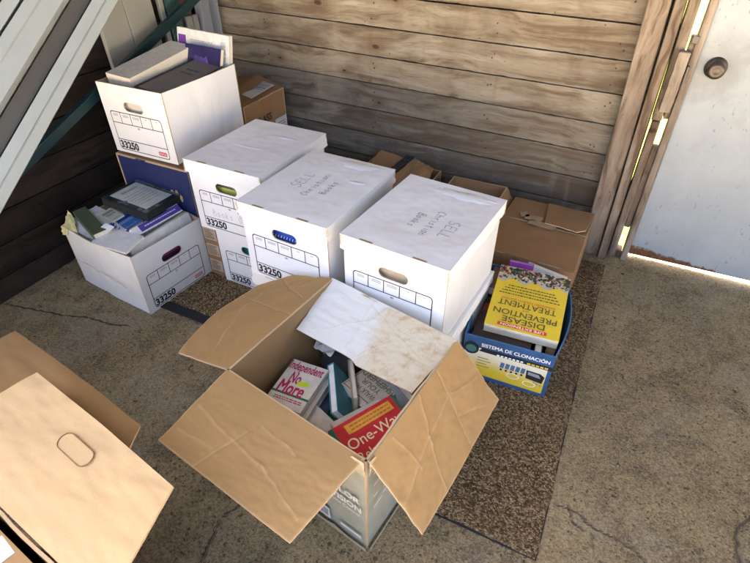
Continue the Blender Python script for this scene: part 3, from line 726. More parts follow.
# blue-fronted carton beneath the top-left records box
M_blue = paint((.016, .024, .095), .5, .35)
r, w2, d2, h = carton('storage_carton', 'cardboard carton with a dark blue printed front, under the notebook box', -1.735, -1.375, 1.238, 1.66, .446, 0, [M_blue, M_kraft_x, M_edge])
lid_flap(r, [(-w2+.006, -d2+.002, h+.001), (w2-.006, -d2+.002, h+.001)], [(-w2+.006, 0, h+.002), (w2-.006, 0, h+.002)], seed=2)
lid_flap(r, [(w2-.006, d2-.004, h+.001), (-w2+.006, d2-.004, h+.001)], [(w2-.006, .004, h+.002), (-w2+.006, .004, h+.002)], seed=3)
b = MB(); b.rect(-w2-.001, -w2+.007, 0, h, (0, -d2-.0006, 0), X, Z, 0); b.rect(-w2, w2, h-.006, h, (0, -d2-.0006, 0), X, Z, 0)
for (cx, cz, s_) in ((.077, -.12, 1), (.10, -.112, .8), (.118, -.128, .7)):
    b.slab([(cx+.011*s_*math.cos(a/10*6.283)*(1 if a % 2 else .8), h+cz+.022*s_*math.sin(a/10*6.283)) for a in range(10)], [], (0, -d2-.0007, 0), X, Z, 0, 1)
b.build('front_print', [M_edge, paint((.52, .35, .20), .6)], r)
# flattened carton between
r, w2, d2, h = carton('folded_carton', 'folded brown carton with rows of small print, standing between white boxes', -1.345, -1.268, 1.217, 1.232, .255)
b = MB(); q = random.Random(3)
for k in range(3): b.rect(-.03, .03, .03+.075*k, .085+.075*k, (0, -d2-.0032, 0), X, Z, 0)
for k in range(3):
    for j in range(9): b.rect(-.026, -.026+q.uniform(.03, .052), .036+.075*k+.005*j, .0385+.075*k+.005*j, (0, -d2-.0036, 0), X, Z, 1)
b.build('small_print', [paint((.46, .36, .25), .8), paint((.12, .09, .06), .8)], r)
# corner carton with shipping label
r, w2, d2, h = carton('shipping_carton', 'brown carton with a shipping label on top, in the back left corner', -1.79, -1.50, 1.745, 2.055, .5)
A = [(-w2, -d2, h), (w2, -d2, h)]; Bm = [(-w2, d2-.0, h+.0), (w2, d2, h)]
b = MB(); b.sheet([(-w2, -d2, h), (w2, -d2, h)], [(-w2, d2, h+.01), (-.005, d2, h+.042), (w2, d2, h+.002)], 24, 24, .004, lambda u, v: .002*fbm(u, v, 3, 4), 0, 0, 1); b.build('flap', [M_kraft_x, M_edge], r)
b = MB(); o, u, v = (0, 0, h+.0055), V((1, 0, 0)), V((0, 1, .085))
b.slab([(.120, -.05), (.130, .118), (.012, .155), (-.04, .03), (.03, .03), (.05, -.03)], [], (0, -.01, h+.012), u, v, .0006, 0)
b.slab([(.11, -.145), (.125, -.07), (.055, -.045), (.045, -.13)], [], (0, 0, h+.0060), u, v, .0006, 0)
q = random.Random(8)
for j in range(6): b.rect(.028+.0*j, .115, .045+.016*j, .045+.016*j+q.uniform(.003, .009), (0, -.01, h+.0135), u, v, 1)
for j in range(4): b.rect(.060, .112, -.13+.018*j, -.124+.018*j, (0, 0, h+.0072), u, v, 1)
b.build('shipping_label', [paint((.62, .61, .58), .6), paint((.22, .22, .23), .7)], r)
b = MB(); b.text('GLASS', -.028, .405, .125, .035, (w2+.0035, 0, 0), Y, Z, 0, .02); b.rect(.058, .152, .285, .375, (w2+.0035, 0, 0), Y, Z, 1)
for j in range(5): b.rect(.066, .14, .298+.013*j, .302+.013*j, (w2+.0042, 0, 0), Y, Z, 2)
b.build('side_print', [M_ink, paint((.55, .54, .52), .6), paint((.2, .2, .2), .7)], r)
# taped carton behind the middle boxes
r, w2, d2, h = carton('taped_carton', 'brown carton with black-taped lifted flaps, behind the middle white boxes', -1.01, -.67, 1.64, 2.055, .245)
M_blk = paint((.025, .027, .032), .35, .5)
lid_flap(r, [(-w2+.01, d2-.06, h), (-.03, d2-.10, h)], [(-w2+.035, d2-.002, h+.045), (.01, d2-.035, h+.04)], seed=5)
lid_flap(r, [(-.02, -d2+.12, h), (w2, -d2+.16, h)], [(.045, d2-.02, h+.045), (w2-.02, d2-.055, h+.03)], seed=7, amp=.008)
b = MB(); b.sheet([(-.045, d2-.16, h+.012), (.0, d2-.20, h+.015)], [(.005, d2-.02, h+.052), (.045, d2-.02, h+.053)], 8, 20, .001, lambda u, v: .003*fbm(u*2, v*3, 3, 4), 0); b.build('black_tape', M_blk, r)
lid_flap(r, [(-w2-.09, -d2+.24, h-.01), (-w2+.03, -d2+.24, h-.01)], [(-w2-.10, d2-.08, h+.006), (-w2+.035, d2-.085, h+.008)], mats=[M_kraft_pale]*3, seed=9)
# small open carton against the wall
r, w2, d2, h = carton('open_carton', 'small open empty brown carton against the plank wall', -.598, -.358, 1.80, 2.025, .25)
lid_flap(r, [(w2, -d2, h), (w2, d2, h)], [(w2+.045, -d2+.01, h-.06), (w2+.03, d2, h-.05)], seed=3)
lid_flap(r, [(w2, d2, h), (-w2, d2, h)], [(w2-.01, d2+.02, h-.11), (-w2+.01, d2+.02, h-.11)], seed=4)
# large closed carton
r, w2, d2, h = carton('closed_carton', 'large closed brown carton with torn tape and a loose flap, by the door frame', -.322, .006, 1.585, 2.02, .215, R(-1.5), bulge=.004)
lid_flap(r, [(-w2, -d2, h), (w2, -d2, h)], [(-w2+.004, .03, h+.006), (w2-.004, .02, h+.004)], seed=2, amp=.006)
lid_flap(r, [(w2, d2, h), (-w2, d2, h)], [(w2-.004, .03, h+.003), (-w2+.004, .036, h+.004)], seed=3, amp=.004)
pf = [(w2-.10-.01*math.cos(a), .10-.105*math.sin(a)) for a in (0, .6, 1.0)]
b = MB(); b.sheet([(-.02, .20, h+.010), (w2, .205, h+.008)], [(.0, .035, h+.012), (.05, .028, h+.015), (w2-.04, .015, h+.017), (w2-.012, .045, h+.015)], 24, 14, .004, lambda u, v: .0015*fbm(u, v, 3, 2), 0, 0, 1); b.build('flap', [M_kraft_x, M_edge], r)['label'] = 'loose rounded flap lying over the other flaps'
b = MB(); q = random.Random(6)
for (cx, cy, L, a) in ((-.05, .055, .07, .10), (-.01, .02, .10, -.05), (-.09, .07, .03, .6)):
    Pt = [(cx+(L/2*math.cos(a)*sx-.018*math.sin(a)*sy)+q.uniform(-.004, .004), cy+(L/2*math.sin(a)*sx+.018*math.cos(a)*sy)+q.uniform(-.004, .004)) for sx, sy in ((-1, -1), (0, -1.1), (1, -1), (1.1, 0), (1, 1), (0, .9), (-1, 1))]
    b.slab(Pt, [], (0, 0, h+.013), X, Y, .0006, 0)
b.build('torn_tape', paint((.36, .25, .14), .6, .2), r)
b = MB(); b.box(-w2-.0, w2+.0, -d2-.006, -d2-.0048, h*.55, h-.002); b.build('side_tape', paint((.30, .17, .08), .3, .4), r)

# ------------------------------------------------------------------ blue picture carton with books
th = R(4.5); ux, uy = V((math.cos(th), math.sin(th), 0)), V((-math.sin(th), math.cos(th), 0))
CW, CD, CH = .273, .385, .180; c0 = V((-.250, 1.145, .009)); cc = c0+ux*CW/2+uy*CD/2
r = thing('picture_carton', 'blue and yellow printed electronics carton packed with books, on the mat', 'carton', cc, th)
M_cblue = paint((.03, .085, .20), .4, .4); M_cin = paint((.055, .16, .33), .6); M_cside = paint((.10, .12, .14), .5)
def yel():
    g = G('yellow_panel', .4, .4); s = g.sep(g.co)
    n = g.noise(g.co, 9, 3)
    return g.out(g.mix(g.step(g.math('ADD', s[2], g.math('MULTIPLY', n, .03)), .055, .135), (.62, .46, .035), (.66, .65, .52)))
w2, d2 = CW/2, CD/2
b = MB(); t = .004
b.slab([(-w2, 0), (w2, 0), (w2, CH), (-w2, CH)], [], (0, -d2, 0), X, Z, t, 0, 1, 1)
b.slab([(-w2, 0), (w2, 0), (w2, CH+.006), (-w2, CH)], [], (0, d2, 0), -X, Z, t, 0, 1, 1)
b.sheet([(w2, -d2+t, 0), (w2, d2-t, 0)], [(w2, -d2+t, CH), (w2, d2-t, CH)], 24, 10, t, lambda u, v: .026*math.sin(math.pi*u)*v, 2, 1, 1)
b.sheet([(-w2, d2-t, 0), (-w2, -d2+t, 0)], [(-w2, d2-t, CH), (-w2, -d2+t, CH)], 24, 10, t, lambda u, v: .004*math.sin(math.pi*u)*v, 2, 1, 1)
b.box(-w2+t, w2-t, -d2+t, d2-t, .001, .004, 1); b.build('body', [M_cblue, M_cin, M_cside], r)
b = MB(); o = (0, -d2-.0006, 0); o2 = (0, -d2-.0011, 0); o3 = (0, -d2-.0016, 0)
b.slab([(-w2+.006, .022), (w2-.012, .012), (w2-.012, CH-.058), (-w2+.006, CH-.040)], [], o, X, Z, 0, 0)
b.slab([(-w2+.05, CH-.056), (w2, CH-.062), (w2, CH-.046), (-w2+.06, CH-.040)], [], o2, X, Z, 0, 1)
b.text('SISTEMA DE CLONACIÓN', .022, CH-.026, .205, .017, o2, X, V((.0, 0, 1)), 2, .022)
q = random.Random(1)
bars(b, 0, 0, 0, 0, 0, 0, 0, q)
for x in range(7): b.rect(-.03+.012*x, -.022+.012*x, CH-.057, CH-.051, o3, X, Z, 2)
for x in range(5): b.rect(.062+.013*x, .072+.013*x, CH-.058, CH-.051, o3, X, Z, 3)
b.slab([(-w2+.026+.024*math.cos(k*.3142), CH-.050+.026*math.sin(k*.3142)) for k in range(20)], [], o2, X, Z, 0, 1)
b.slab([(-w2+.026+.017*math.cos(k*.3142), CH-.052+.015*math.sin(k*.3142)) for k in range(20)], [], o3, X, Z, 0, 5)
for j in range(4): b.rect(-w2+.05, -w2+.05+(.035, .042, .03, .04)[j], CH-.085-.012*j, CH-.081-.012*j, o2, X, Z, 6)
for j in range(5): b.slab([(-.015+.016*j, .078), (-.003+.016*j, .077), (-.001+.016*j, .100), (-.013+.016*j, .101)], [], o2, X, Z, 0, 4); b.rect(-.013+.016*j, -.006+.016*j, .066, .074, o2, X, Z, 1)
b.slab([(.068, .062), (.118, .056), (.122, .086), (.108, .096), (.066, .098)], [], o2, X, Z, 0, 1)
b.slab([(.072, .080), (.112, .076), (.104, .090), (.072, .093)], [], o3, X, Z, 0, 7)
ring = [(.082+.020*math.cos(k*.3142), .040+.012*math.sin(k*.3142)) for k in range(20)]; rin = [(.082+.0175*math.cos(k*.3142), .040+.0098*math.sin(k*.3142)) for k in range(20)]
b.slab(ring, [rin], o2, X, Z, 0, 2); b.slab([(x-.052, y+.014) for x, y in ring[::1]], [[(x-.052, y+.014) for x, y in rin]], o2, X, Z, 0, 2)
for j in range(3): b.rect(.092+.010*j, .099+.010*j, .050-.004*j, .057-.004*j, o3, X, Z, 7)
b.build('front_print', [yel(), paint((.02, .022, .025), .4), paint((.80, .80, .78), .4), paint((.62, .45, .04), .4), paint((.07, .14, .27), .4), paint((.05, .17, .16), .4), paint((.30, .24, .08), .5), paint((.25, .27, .29), .4)], r)
bpy.context.view_layer.update()
def yb_art(b, w, h, z):
    q = random.Random(2)
    # book's top edge faces the viewer; photo of food at its foot
    u, v = X, Y
    b.rect(-w/2, w/2, -h/2, h/2, (0, 0, z-.0002), u, v, 0)
    b.slab([(-w/2, -h/2), (w/2, -h/2), (w/2, -h*.26)]+[(w/2-w*k/12, -h*.27+.012*math.sin(k*1.7)) for k in range(1, 12)]+[(-w/2, -h*.24)], [], (0, 0, z), u, v, 0, 5)
    cols = [4, 4, 12, 8, 6, 6, 9, 12, 7, 12, 4, 12, 11, 8, 10, 12]
    for k in range(420):
        cx, cy = q.uniform(-w*.49, w*.49), -h*.5+abs(q.gauss(.04, .10))*h+.004
        rr_ = q.uniform(.002, .007)
        if cy > -h*.285: continue
        b.slab([(max(-w/2, min(w/2, cx+rr_*q.uniform(.5, 1.3)*math.cos(a*.7))), max(-h/2, cy+rr_*q.uniform(.4, 1.0)*math.sin(a*.7))) for a in range(9)], [], (0, 0, z+.0001+k*.0000015), u, v, 0, q.choice(cols))
    zz = z+.0006
    b.rect(-w*.33, w*.33, h*.418, h*.468, (0, 0, zz), u, v, 1); b.text('LIFE EXTENSION', 0, h*.443, w*.58, .0085, (0, 0, zz+.0002), u, v, 3, .01)
    b.text('DISEASE', 0, h*.355, w*.58, .021, (0, 0, zz), u, v, 2, .014); b.text('PREVENTION', 0, h*.250, w*.86, .021, (0, 0, zz), u, v, 2, .014)
    b.text('and', 0, h*.182, w*.08, .007, (0, 0, zz), u, v, 2); b.text('TREATMENT', 0, h*.105, w*.80, .021, (0, 0, zz), u, v, 2, .012)
    b.text('EXPANDED FOURTH EDITION', 0, h*.035, w*.74, .0075, (0, 0, zz), u, v, 1, .008)
    for j in range(4): bars(b, -w*(.42-.03*j), w*(.42-.03*j), -h*(.06+.045*j), -h*(.03+.045*j), 1, zz, 2, q, .55)
    return [paint((.60, .44, .03), .35, .5, .04), paint((.52, .05, .03), .4), paint((.10, .08, .03), .5), paint((.8, .74, .6), .5), paint((.035, .045, .025), .5), paint((.42, .38, .30), .5), paint((.07, .02, .035), .5), paint((.55, .30, .06), .5), paint((.10, .16, .05), .5), paint((.45, .06, .06), .5), paint((.60, .50, .40), .5), paint((.16, .05, .12), .5), paint((.02, .03, .018), .5)]
M_ypage = page_mat()
# cover corners seen from the camera: far-left, far-right, near-right; the title's top is the near edge
fL, fR, nR, nL = V((-.224, 1.440, .268)), V((.004, 1.456, .268)), V((.016, 1.218, .204)), V((-.2085, 1.200, .204))
book('thick yellow health handbook lying upside down on top of the picture carton', nR, nL, fR, .042, paint((.70, .54, .04), .4), yb_art, hard=False, page=M_ypage)
def cb(x0, x1, y0, y1, z, t, label, col, upright=None, art=None, hard=True, page=None):
    """book lying flat inside the picture carton, in its local frame"""
    q = lambda x, y: c0+ux*(x+CW/2)+uy*(y+CD/2)+Z*z
    return book(label, q(x0, y1), q(x1, y1), q(x0, y0), t, paint(col, .45), art, hard=hard)
cb(-.128, -.012, -.18, .02, .075, .03, 'dark maroon book low in the picture carton', (.10, .02, .03))
cb(-.125, .05, -.183, .04, .115, .036, 'tan book under the yellow handbook', (.36, .27, .17))
cb(-.118, .062, -.186, .045, .150, .03, 'black paperback directly under the yellow handbook', (.05, .035, .03), art=plain_art((.30, .06, .04), (.4, .3, .2), seed=3))
cb(-.128, .06, .05, .18, .148, .05, 'navy book at the back of the picture carton', (.03, .04, .10))
cb(-.120, .05, .052, .178, .190, .035, 'brown book stacked at the back of the picture carton', (.16, .10, .06))
def upright(xa, xb, y0, y1, z0, z1, label, col, art=None, page=None):
    q = lambda x, y, z: c0+ux*(x+CW/2)+uy*(y+CD/2)+Z*z
    return book(label, q(xb, y0, z1), q(xb, y1, z1), q(xb, y0, z0), xb-xa, paint(col, .45), art, page=page)
upright(.072, .096, -.17, -.03, .006, .150, 'dark blue book on edge along the right side of the picture carton', (.03, .03, .09))
upright(.108, .136, -.11, .05, .006, .176, 'tan book on edge at the right side of the picture carton', (.38, .26, .15))
upright(.070, .098, -.02, .12, .006, .172, 'brown and cream book on edge beside the yellow handbook', (.28, .17, .09))
upright(.106, .139, .055, .165, .006, .184, 'grey book on edge in the back right of the picture carton', (.25, .26, .27))
q_ = lambda x, y, z: c0+ux*(x+CW/2)+uy*(y+CD/2)+Z*z
book('purple book poking up behind the yellow handbook', q_(-.070, .150, .243), q_(.012, .152, .243), q_(-.070, .125, .10), .016, paint((.30, .06, .36), .4), None)
book('pale grey plastic binder poking up at the back of the picture carton', q_(-.005, .158, .240), q_(.132, .168, .205), q_(-.010, .130, .09), .024, paint((.50, .52, .56), .35), None, name='binder', cat='binder', hard=False)

# ------------------------------------------------------------------ television carton with books
Fc, Lc, Bc, Rc = V((-.268, .511, .375)), V((-.674, .582, .375)), V((-.626, 1.000, .375)), V((-.216, .918, .375))
tv = thing('television_carton', 'open brown carton for a colour television, flaps spread, full of books', 'carton', ((Fc+Rc+Lc+Bc)/4).xy.to_3d())
M_tvout = white_card('sage_printed_board', (1, 0, 0), (.32, .315, .235), dirt=.3)
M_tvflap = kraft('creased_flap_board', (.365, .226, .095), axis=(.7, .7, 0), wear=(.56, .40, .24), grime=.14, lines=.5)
b = MB(); z = V((0, 0, .375))
for k, (a, c_) in enumerate(((Lc, Fc), (Fc, Rc), (Rc, Bc), (Bc, Lc))):
    b.sheet([a-z, c_-z], [a, c_], 24, 18, .005, lambda u, v, k=k: .003*fbm(u, v, 2.5, k)*math.sin(math.pi*u)+.004*math.sin(math.pi*u)*math.sin(math.pi*v), 0, 1, 2)
b.add([Lc-z+Z*.003, Fc-z+Z*.003, Rc-z+Z*.003, Bc-z+Z*.003], [(0, 1, 2, 3)], 1)
b.build('body', [M_tvout, M_kraft, M_edge], tv, world=True)
def crease_fn(cr, amp, seed, edge_u=False):
    def d(u, v):
        h = amp*fbm(u, v, 2.2, seed)*min(1, v*3)+.00025*fbm(u, v, 9, seed+2)
        for (a, c_, w_, hh) in cr:
            q = dist(u, v, a, c_)
            h += hh*.55*math.exp(-(q/.0027)**2)+hh*.35*math.exp(-abs(q)/.012)
        return h
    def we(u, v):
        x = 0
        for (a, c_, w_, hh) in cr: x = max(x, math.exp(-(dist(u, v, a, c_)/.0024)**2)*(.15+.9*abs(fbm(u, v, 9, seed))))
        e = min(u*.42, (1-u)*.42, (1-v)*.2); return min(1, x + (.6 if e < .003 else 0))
    return d, we
def dist(u, v, a, c_):
    U, Vv, ax, ay, bx, by = u*.42, v*.2, a[0]*.42, a[1]*.2, c_[0]*.42, c_[1]*.2
    U += .007*mnoise.noise(V((u*7, v*4, a[0]*9))); Vv += .007*mnoise.noise(V((u*7, v*4, a[1]*9+5)))
    ex, ey = bx-ax, by-ay; t = max(0, min(1, ((U-ax)*ex+(Vv-ay)*ey)/(ex*ex+ey*ey)))
    return math.hypot(U-ax-ex*t, Vv-ay-ey*t)
def tvflap(A, B, label, cr, amp, seed, mats=None, nu=200, nv=100):
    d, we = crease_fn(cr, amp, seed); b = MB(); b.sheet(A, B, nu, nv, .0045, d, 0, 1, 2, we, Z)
    o = b.build('flap', mats or [M_tvflap, M_tvout, M_edge], tv, world=True, smooth=False); o['label'] = label
    return o
e = V((0, 0, .001))
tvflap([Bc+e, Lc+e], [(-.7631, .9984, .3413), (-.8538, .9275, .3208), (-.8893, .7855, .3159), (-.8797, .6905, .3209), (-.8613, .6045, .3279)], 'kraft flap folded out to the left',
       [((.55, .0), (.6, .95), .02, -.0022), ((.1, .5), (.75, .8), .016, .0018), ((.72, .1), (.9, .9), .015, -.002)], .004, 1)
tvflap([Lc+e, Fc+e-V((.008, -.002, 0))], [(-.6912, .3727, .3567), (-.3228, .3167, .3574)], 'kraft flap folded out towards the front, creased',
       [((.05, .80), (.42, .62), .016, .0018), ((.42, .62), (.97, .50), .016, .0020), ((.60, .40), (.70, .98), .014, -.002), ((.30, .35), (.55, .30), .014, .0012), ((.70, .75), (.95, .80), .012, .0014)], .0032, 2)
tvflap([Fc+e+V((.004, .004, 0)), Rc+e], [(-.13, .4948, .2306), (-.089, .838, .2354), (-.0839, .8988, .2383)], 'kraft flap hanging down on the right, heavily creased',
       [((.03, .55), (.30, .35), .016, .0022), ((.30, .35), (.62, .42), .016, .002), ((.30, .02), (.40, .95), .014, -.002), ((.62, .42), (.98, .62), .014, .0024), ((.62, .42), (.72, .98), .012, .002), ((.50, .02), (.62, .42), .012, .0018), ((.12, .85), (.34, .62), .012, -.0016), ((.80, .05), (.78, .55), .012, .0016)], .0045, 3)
# fourth flap: printed white outside, folded in over the books; stain lives in its own local frame
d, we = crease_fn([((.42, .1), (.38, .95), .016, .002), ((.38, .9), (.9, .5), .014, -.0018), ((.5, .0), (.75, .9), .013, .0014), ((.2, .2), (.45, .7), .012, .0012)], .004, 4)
mid = (Bc+Rc)/2; dx = (Rc-Bc).normalized()
A = [Bc+e, Rc+e]; Bq = [(-.6372, .8158, .3243), (-.4708, .7883, .3261), (-.452, .7835, .3257), (-.4404, .778, .3240), (-.43, .770, .3253), (-.2676, .75, .3271)]
b = MB()
toL = Matrix(((dx.x, dx.y, 0), (-dx.y, dx.x, 0), (0, 0, 1)))
lp = lambda p: toL @ (V(p)-mid)
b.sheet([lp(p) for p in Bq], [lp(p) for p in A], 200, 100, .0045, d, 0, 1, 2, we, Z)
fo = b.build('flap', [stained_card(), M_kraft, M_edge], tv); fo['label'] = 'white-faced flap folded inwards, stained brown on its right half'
fo.location = mid-tv.location; fo.rotation_euler = (0, 0, math.atan2(dx.y, dx.x))
# print on the two near sides
u1 = (Fc-Lc).normalized(); n1 = u1.cross(Z); o1 = Fc-z+n1*.0085
b = MB()
M_w = paint((.60, .60, .56), .6)
for tx, cx, cz, tw, hh, bo in (('13" COLOR', -.088, .215, .150, .022, .03), ('TELEVISION', -.082, .181, .145, .022, .03), ('with Remote Control', -.082, .157, .135, .013, 0)):
    b = MB(); b.text(tx, cx, cz, tw, hh, o1, u1, Z, 0, bo); b.build('lettering', M_w, tv, world=True)
b = MB(); b.rect(-.165, -.108, .035, .085, o1, u1, Z, 0); q = random.Random(9)
for k in range(16): b.rect(-.160+.003*k, -.160+.003*k+q.uniform(.0008, .002), .045, .075, o1+n1*.0005, u1, Z, 1)
b.build('barcode_label', [paint((.60, .60, .57), .5), M_ink], tv, world=True)
b = MB(); b.rect(-.075, -.012, .050, .060, o1, u1, Z, 0); b.build('print_bar', M_w, tv, world=True)
u2 = (Rc-Fc).normalized(); n2 = u2.cross(Z); o2 = Fc-z+n2*.0085; b = MB()
for j in range(4): b.rect(.015, .03+.02*(j % 2), .315-.045*j, .320-.045*j, o2, u2, Z, 0)
for j in range(4): b.rect(.055, .14-.012*j, .255-.022*j, .260-.022*j, o2, u2, Z, 0)
b.build('side_print', M_w, tv, world=True)
M_clear = paint((.46, .39, .26), .18, .6)
for P_, o_, u_ in (([(-.05, .345), (0.002, .335), (.002, .385), (-.028, .383)], Fc-z+n1*.010, u1), ([(-.002, .335), (.03, .345), (.02, .38), (-.002, .385)], Fc-z+n2*.010, u2),
                   ([(-.21, .002), (.002, .002), (.002, .016), (-.06, .013), (-.10, .022), (-.13, .012), (-.21, .018)], Fc-z+n1*.0095, u1), ([(-.002, .002), (.3, .002), (.3, .014), (-.002, .016)], Fc-z+n2*.0095, u2)):
    b = MB(); b.slab(P_, [], o_, u_, Z, .0005, 0); b.build('packing_tape', M_clear, tv, world=True)

# books in the television carton
def inno_art(b, w, h, z):
    q = random.Random(4)
    b.text('Independent', -.002, h*.35, w*.94, .039, (0, 0, z), X, Y, 0, .025); b.text('No', -w*.12, h*.12, w*.30, .038, (0, 0, z), X, Y, 0, .025); b.text('More', -w*.06, -h*.11, w*.68, .042, (0, 0, z), X, Y, 0, .025)
    b.rect(-w/2, w/2, -h*.26, -h*.215, (0, 0, z), X, Y, 1); bars(b, -w*.35, w*.4, -h*.38, -h*.30, 2, z, 0, q, .5)
    b.slab([(w*.14+.017*math.cos(k*.5236)+.004*math.sin(k*.5236), h*.04+.0085*math.sin(k*.5236)) for k in range(12)], [], (0, 0, z+.0003), X, Y, 0, 2)
    return [paint((.40, .02, .10), .5), paint((.02, .15, .08), .5), paint((.52, .68, .02), .5)]
TLi, TRi, BLi = V((-.634, .785, .238)), V((-.527, .791, .238)), V((-.640, .628, .238))
book('cream paperback with crimson lettering lying on the left stack in the television carton', TLi, TRi, BLi, .022, paint((.62, .58, .48), .45), inno_art, hard=False, spine='R')
for k, (col, lab) in enumerate((((.55, .50, .40), 'cream book directly under the crimson-lettered paperback'), ((.04, .05, .09), 'black-covered book third in the left stack'), ((.02, .14, .05), 'green-covered book fourth in the left stack'), ((.42, .38, .32), 'grey book at the bottom of the left stack'))):
    dz = -.0235-.0295*k; of = V((.013+.016*k, -.006*k, dz)); ex = .006*k
    book(lab, TLi+of, TRi+of+V((ex, 0, 0)), BLi+of, .028, paint(col, .45), None, spine='L')
def ow_art(b, w, h, z):
    q = random.Random(6)
    b.rect(-w/2, -w*.44, -h/2, h/2, (0, 0, z), X, Y, 0); b.rect(w*.46, w/2, -h/2, h/2, (0, 0, z), X, Y, 0)
    b.rect(-w*.30, w*.40, h*.25, h*.43, (0, 0, z), X, Y, 1); bars(b, -w*.24, w*.36, h*.27, h*.41, 2, z+.0003, 3, q, .4)
    b.text('One-Way', w*.01, h*.06, w*.80, .036, (0, 0, z), X, Y, 2, .004); b.text('Relationships', w*.06, -h*.20, w*.84, .032, (0, 0, z), X, Y, 2, .004)
    return [paint((.03, .11, .06), .45), paint((.62, .30, .04), .45), paint((.72, .62, .38), .5), paint((.40, .12, .03), .5)]
TLo, TRo = V((-.417, .603, .268)), V((-.326, .764, .276)); dwn = V((.88, -.45, -.12)).normalized()
book('red paperback with an orange band, face up at the front corner of the television carton', TLo, TRo, TLo+dwn*.145, .026, paint((.46, .025, .03), .4), ow_art, hard=False)
def sh_art(b, w, h, z):
    b.text('A WALK WITH', 0, h*.33, w*.86, .019, (0, 0, z), X, Y, 0, .006); b.text('YOUR', 0, h*.17, w*.52, .019, (0, 0, z), X, Y, 0, .006); b.text('SHEPHERD', 0, h*.01, w*.86, .021, (0, 0, z), X, Y, 0, .006)
    b.slab([(-w*.47, -h*.47), (w*.47, -h*.47), (w*.47, h*.47), (-w*.47, h*.47)], [[(-w*.45, -h*.455), (w*.45, -h*.455), (w*.45, h*.455), (-w*.45, h*.455)]], (0, 0, z), X, Y, 0, 0)
    return [paint((.13, .10, .06), .5)]
TRs, TLs = V((-.486, .786, .210)), V((-.370, .748, .205)); dn = V((.30, .94, -.10)).normalized()
book('beige book with brown capitals lying under the white stained flap', TLs, TRs, TLs+dn*.165, .026, paint((.47, .42, .32), .5), sh_art)
td = V((.085, -.128, 0)).normalized(); tl = V((-.545, .812, .228))
book('teal-covered book standing on edge with its white page edges up', tl, tl+td*.165, tl-Z*.15+V((.07, .05, 0)), .022, paint((.06, .26, .30), .45), None, page=paint((.72, .72, .70), .7))
book('tan book on edge behind the teal one', tl+V((.035, .055, -.012)), tl+V((.035, .055, -.012))+td*.14, tl+V((.035, .055, -.16)), .016, paint((.42, .30, .18), .6), None)
book('cream book wedged between the crimson-lettered paperback and the teal one', (-.515, .70, .205), (-.415, .665, .20), (-.555, .575, .185), .028, paint((.55, .50, .40), .45), None)
book('white paperback under the red one in the television carton', (-.440, .650, .228), (-.365, .775, .228), (-.33, .57, .222), .03, paint((.50, .46, .37), .45), None)
book('pale blue-grey book on edge beside the beige one with brown capitals', (-.395, .86, .225), (-.29, .80, .225), (-.40, .86, .10), .022, paint((.25, .28, .30), .45), None)
book('cream book leaning at the back left of the television carton', (-.62, .90, .255), (-.59, .975, .255), (-.575, .88, .13), .025, paint((.52, .47, .36), .45), None)
book('dark maroon book lying low in the middle of the television carton', (-.50, .74, .13), (-.36, .70, .13), (-.53, .60, .13), .03, paint((.07, .02, .03), .45), None)
book('navy book near the bottom front of the television carton', (-.45, .70, .10), (-.30, .67, .10), (-.48, .56, .10), .035, paint((.03, .04, .12), .45), None)
book('black book leaning at the back of the television carton', (-.57, .93, .235), (-.46, .90, .20), (-.585, .86, .15), .03, paint((.025, .025, .03), .4), None)
book('brown book at the back right under the white flap', (-.40, .90, .17), (-.27, .87, .17), (-.43, .76, .17), .04, paint((.22, .15, .09), .5), None)
book('dark grey book at the bottom back of the television carton', (-.58, .96, .12), (-.42, .93, .12), (-.61, .75, .12), .05, paint((.05, .05, .055), .5), None)
b = MB(); b.sheet([(-.622, .86, .225), (-.55, .845, .23)], [(-.60, .96, .235), (-.535, .95, .24)], 16, 16, .0008, lambda u, v: .012*fbm(u, v, 4, 3), 0)
tag(b.build('paper', paint((.60, .60, .58), .7), None), 'crumpled white paper tucked behind the crimson-lettered paperback', 'paper')

# ------------------------------------------------------------------ contents of the scuffed box (world frame)
bpy.context.view_layer.update()
def A_(x, y, z): return bA.matrix_world @ V((x, y, z))     # local: -y = printed end, +y = towards the side wall
def binder_art(b, w, h, z):
    q = random.Random(3)
    b.slab([(-w*.38, -h*.40), (w*.30, -h*.40), (w*.30, h*.42), (-w*.38, h*.42)], [], (0, 0, z), X, Y, 0, 0)
    for k in range(34):
        cx, cy = q.choice((-.44, .36, .4, q.uniform(-.4, .4)))*w, q.uniform(-.48, .48)*h
        if -w*.38 < cx < w*.30 and -h*.38 < cy < h*.40: continue
        b.slab([(cx+q.uniform(.006, .013)*math.cos(a*.785), cy+q.uniform(.006, .013)*math.sin(a*.785)) for a in range(8)], [], (0, 0, z+.00001*k), X, Y, 0, q.choice((1, 2, 1)))
    handwrite(b, 'Basseline'.replace('B', 'B'), -w*.26, h*.24, .016, (0, 0, z+.0004), X, Y, .0012, 3, None, 2) if False else None
    bars(b, -w*.22, w*.18, h*.24, h*.34, 1, z+.0004, 3, q, .6); bars(b, -w*.3, w*.24, -h*.25, h*.18, 6, z+.0004, 3, q, .3); b.rect(w*.33, w*.5, -h*.5, h*.5, (0, 0, z-.0002), X, Y, 4)
    return [paint((.50, .52, .48), .5), paint((.10, .14, .15), .4), paint((.03, .05, .05), .4), paint((.25, .26, .26), .6), paint((.13, .18, .08), .5)]
b1, b2, b3 = V((-1.734, 1.064, .338)), V((-1.688, 1.268, .330)), V((-1.425, 1.195, .322))
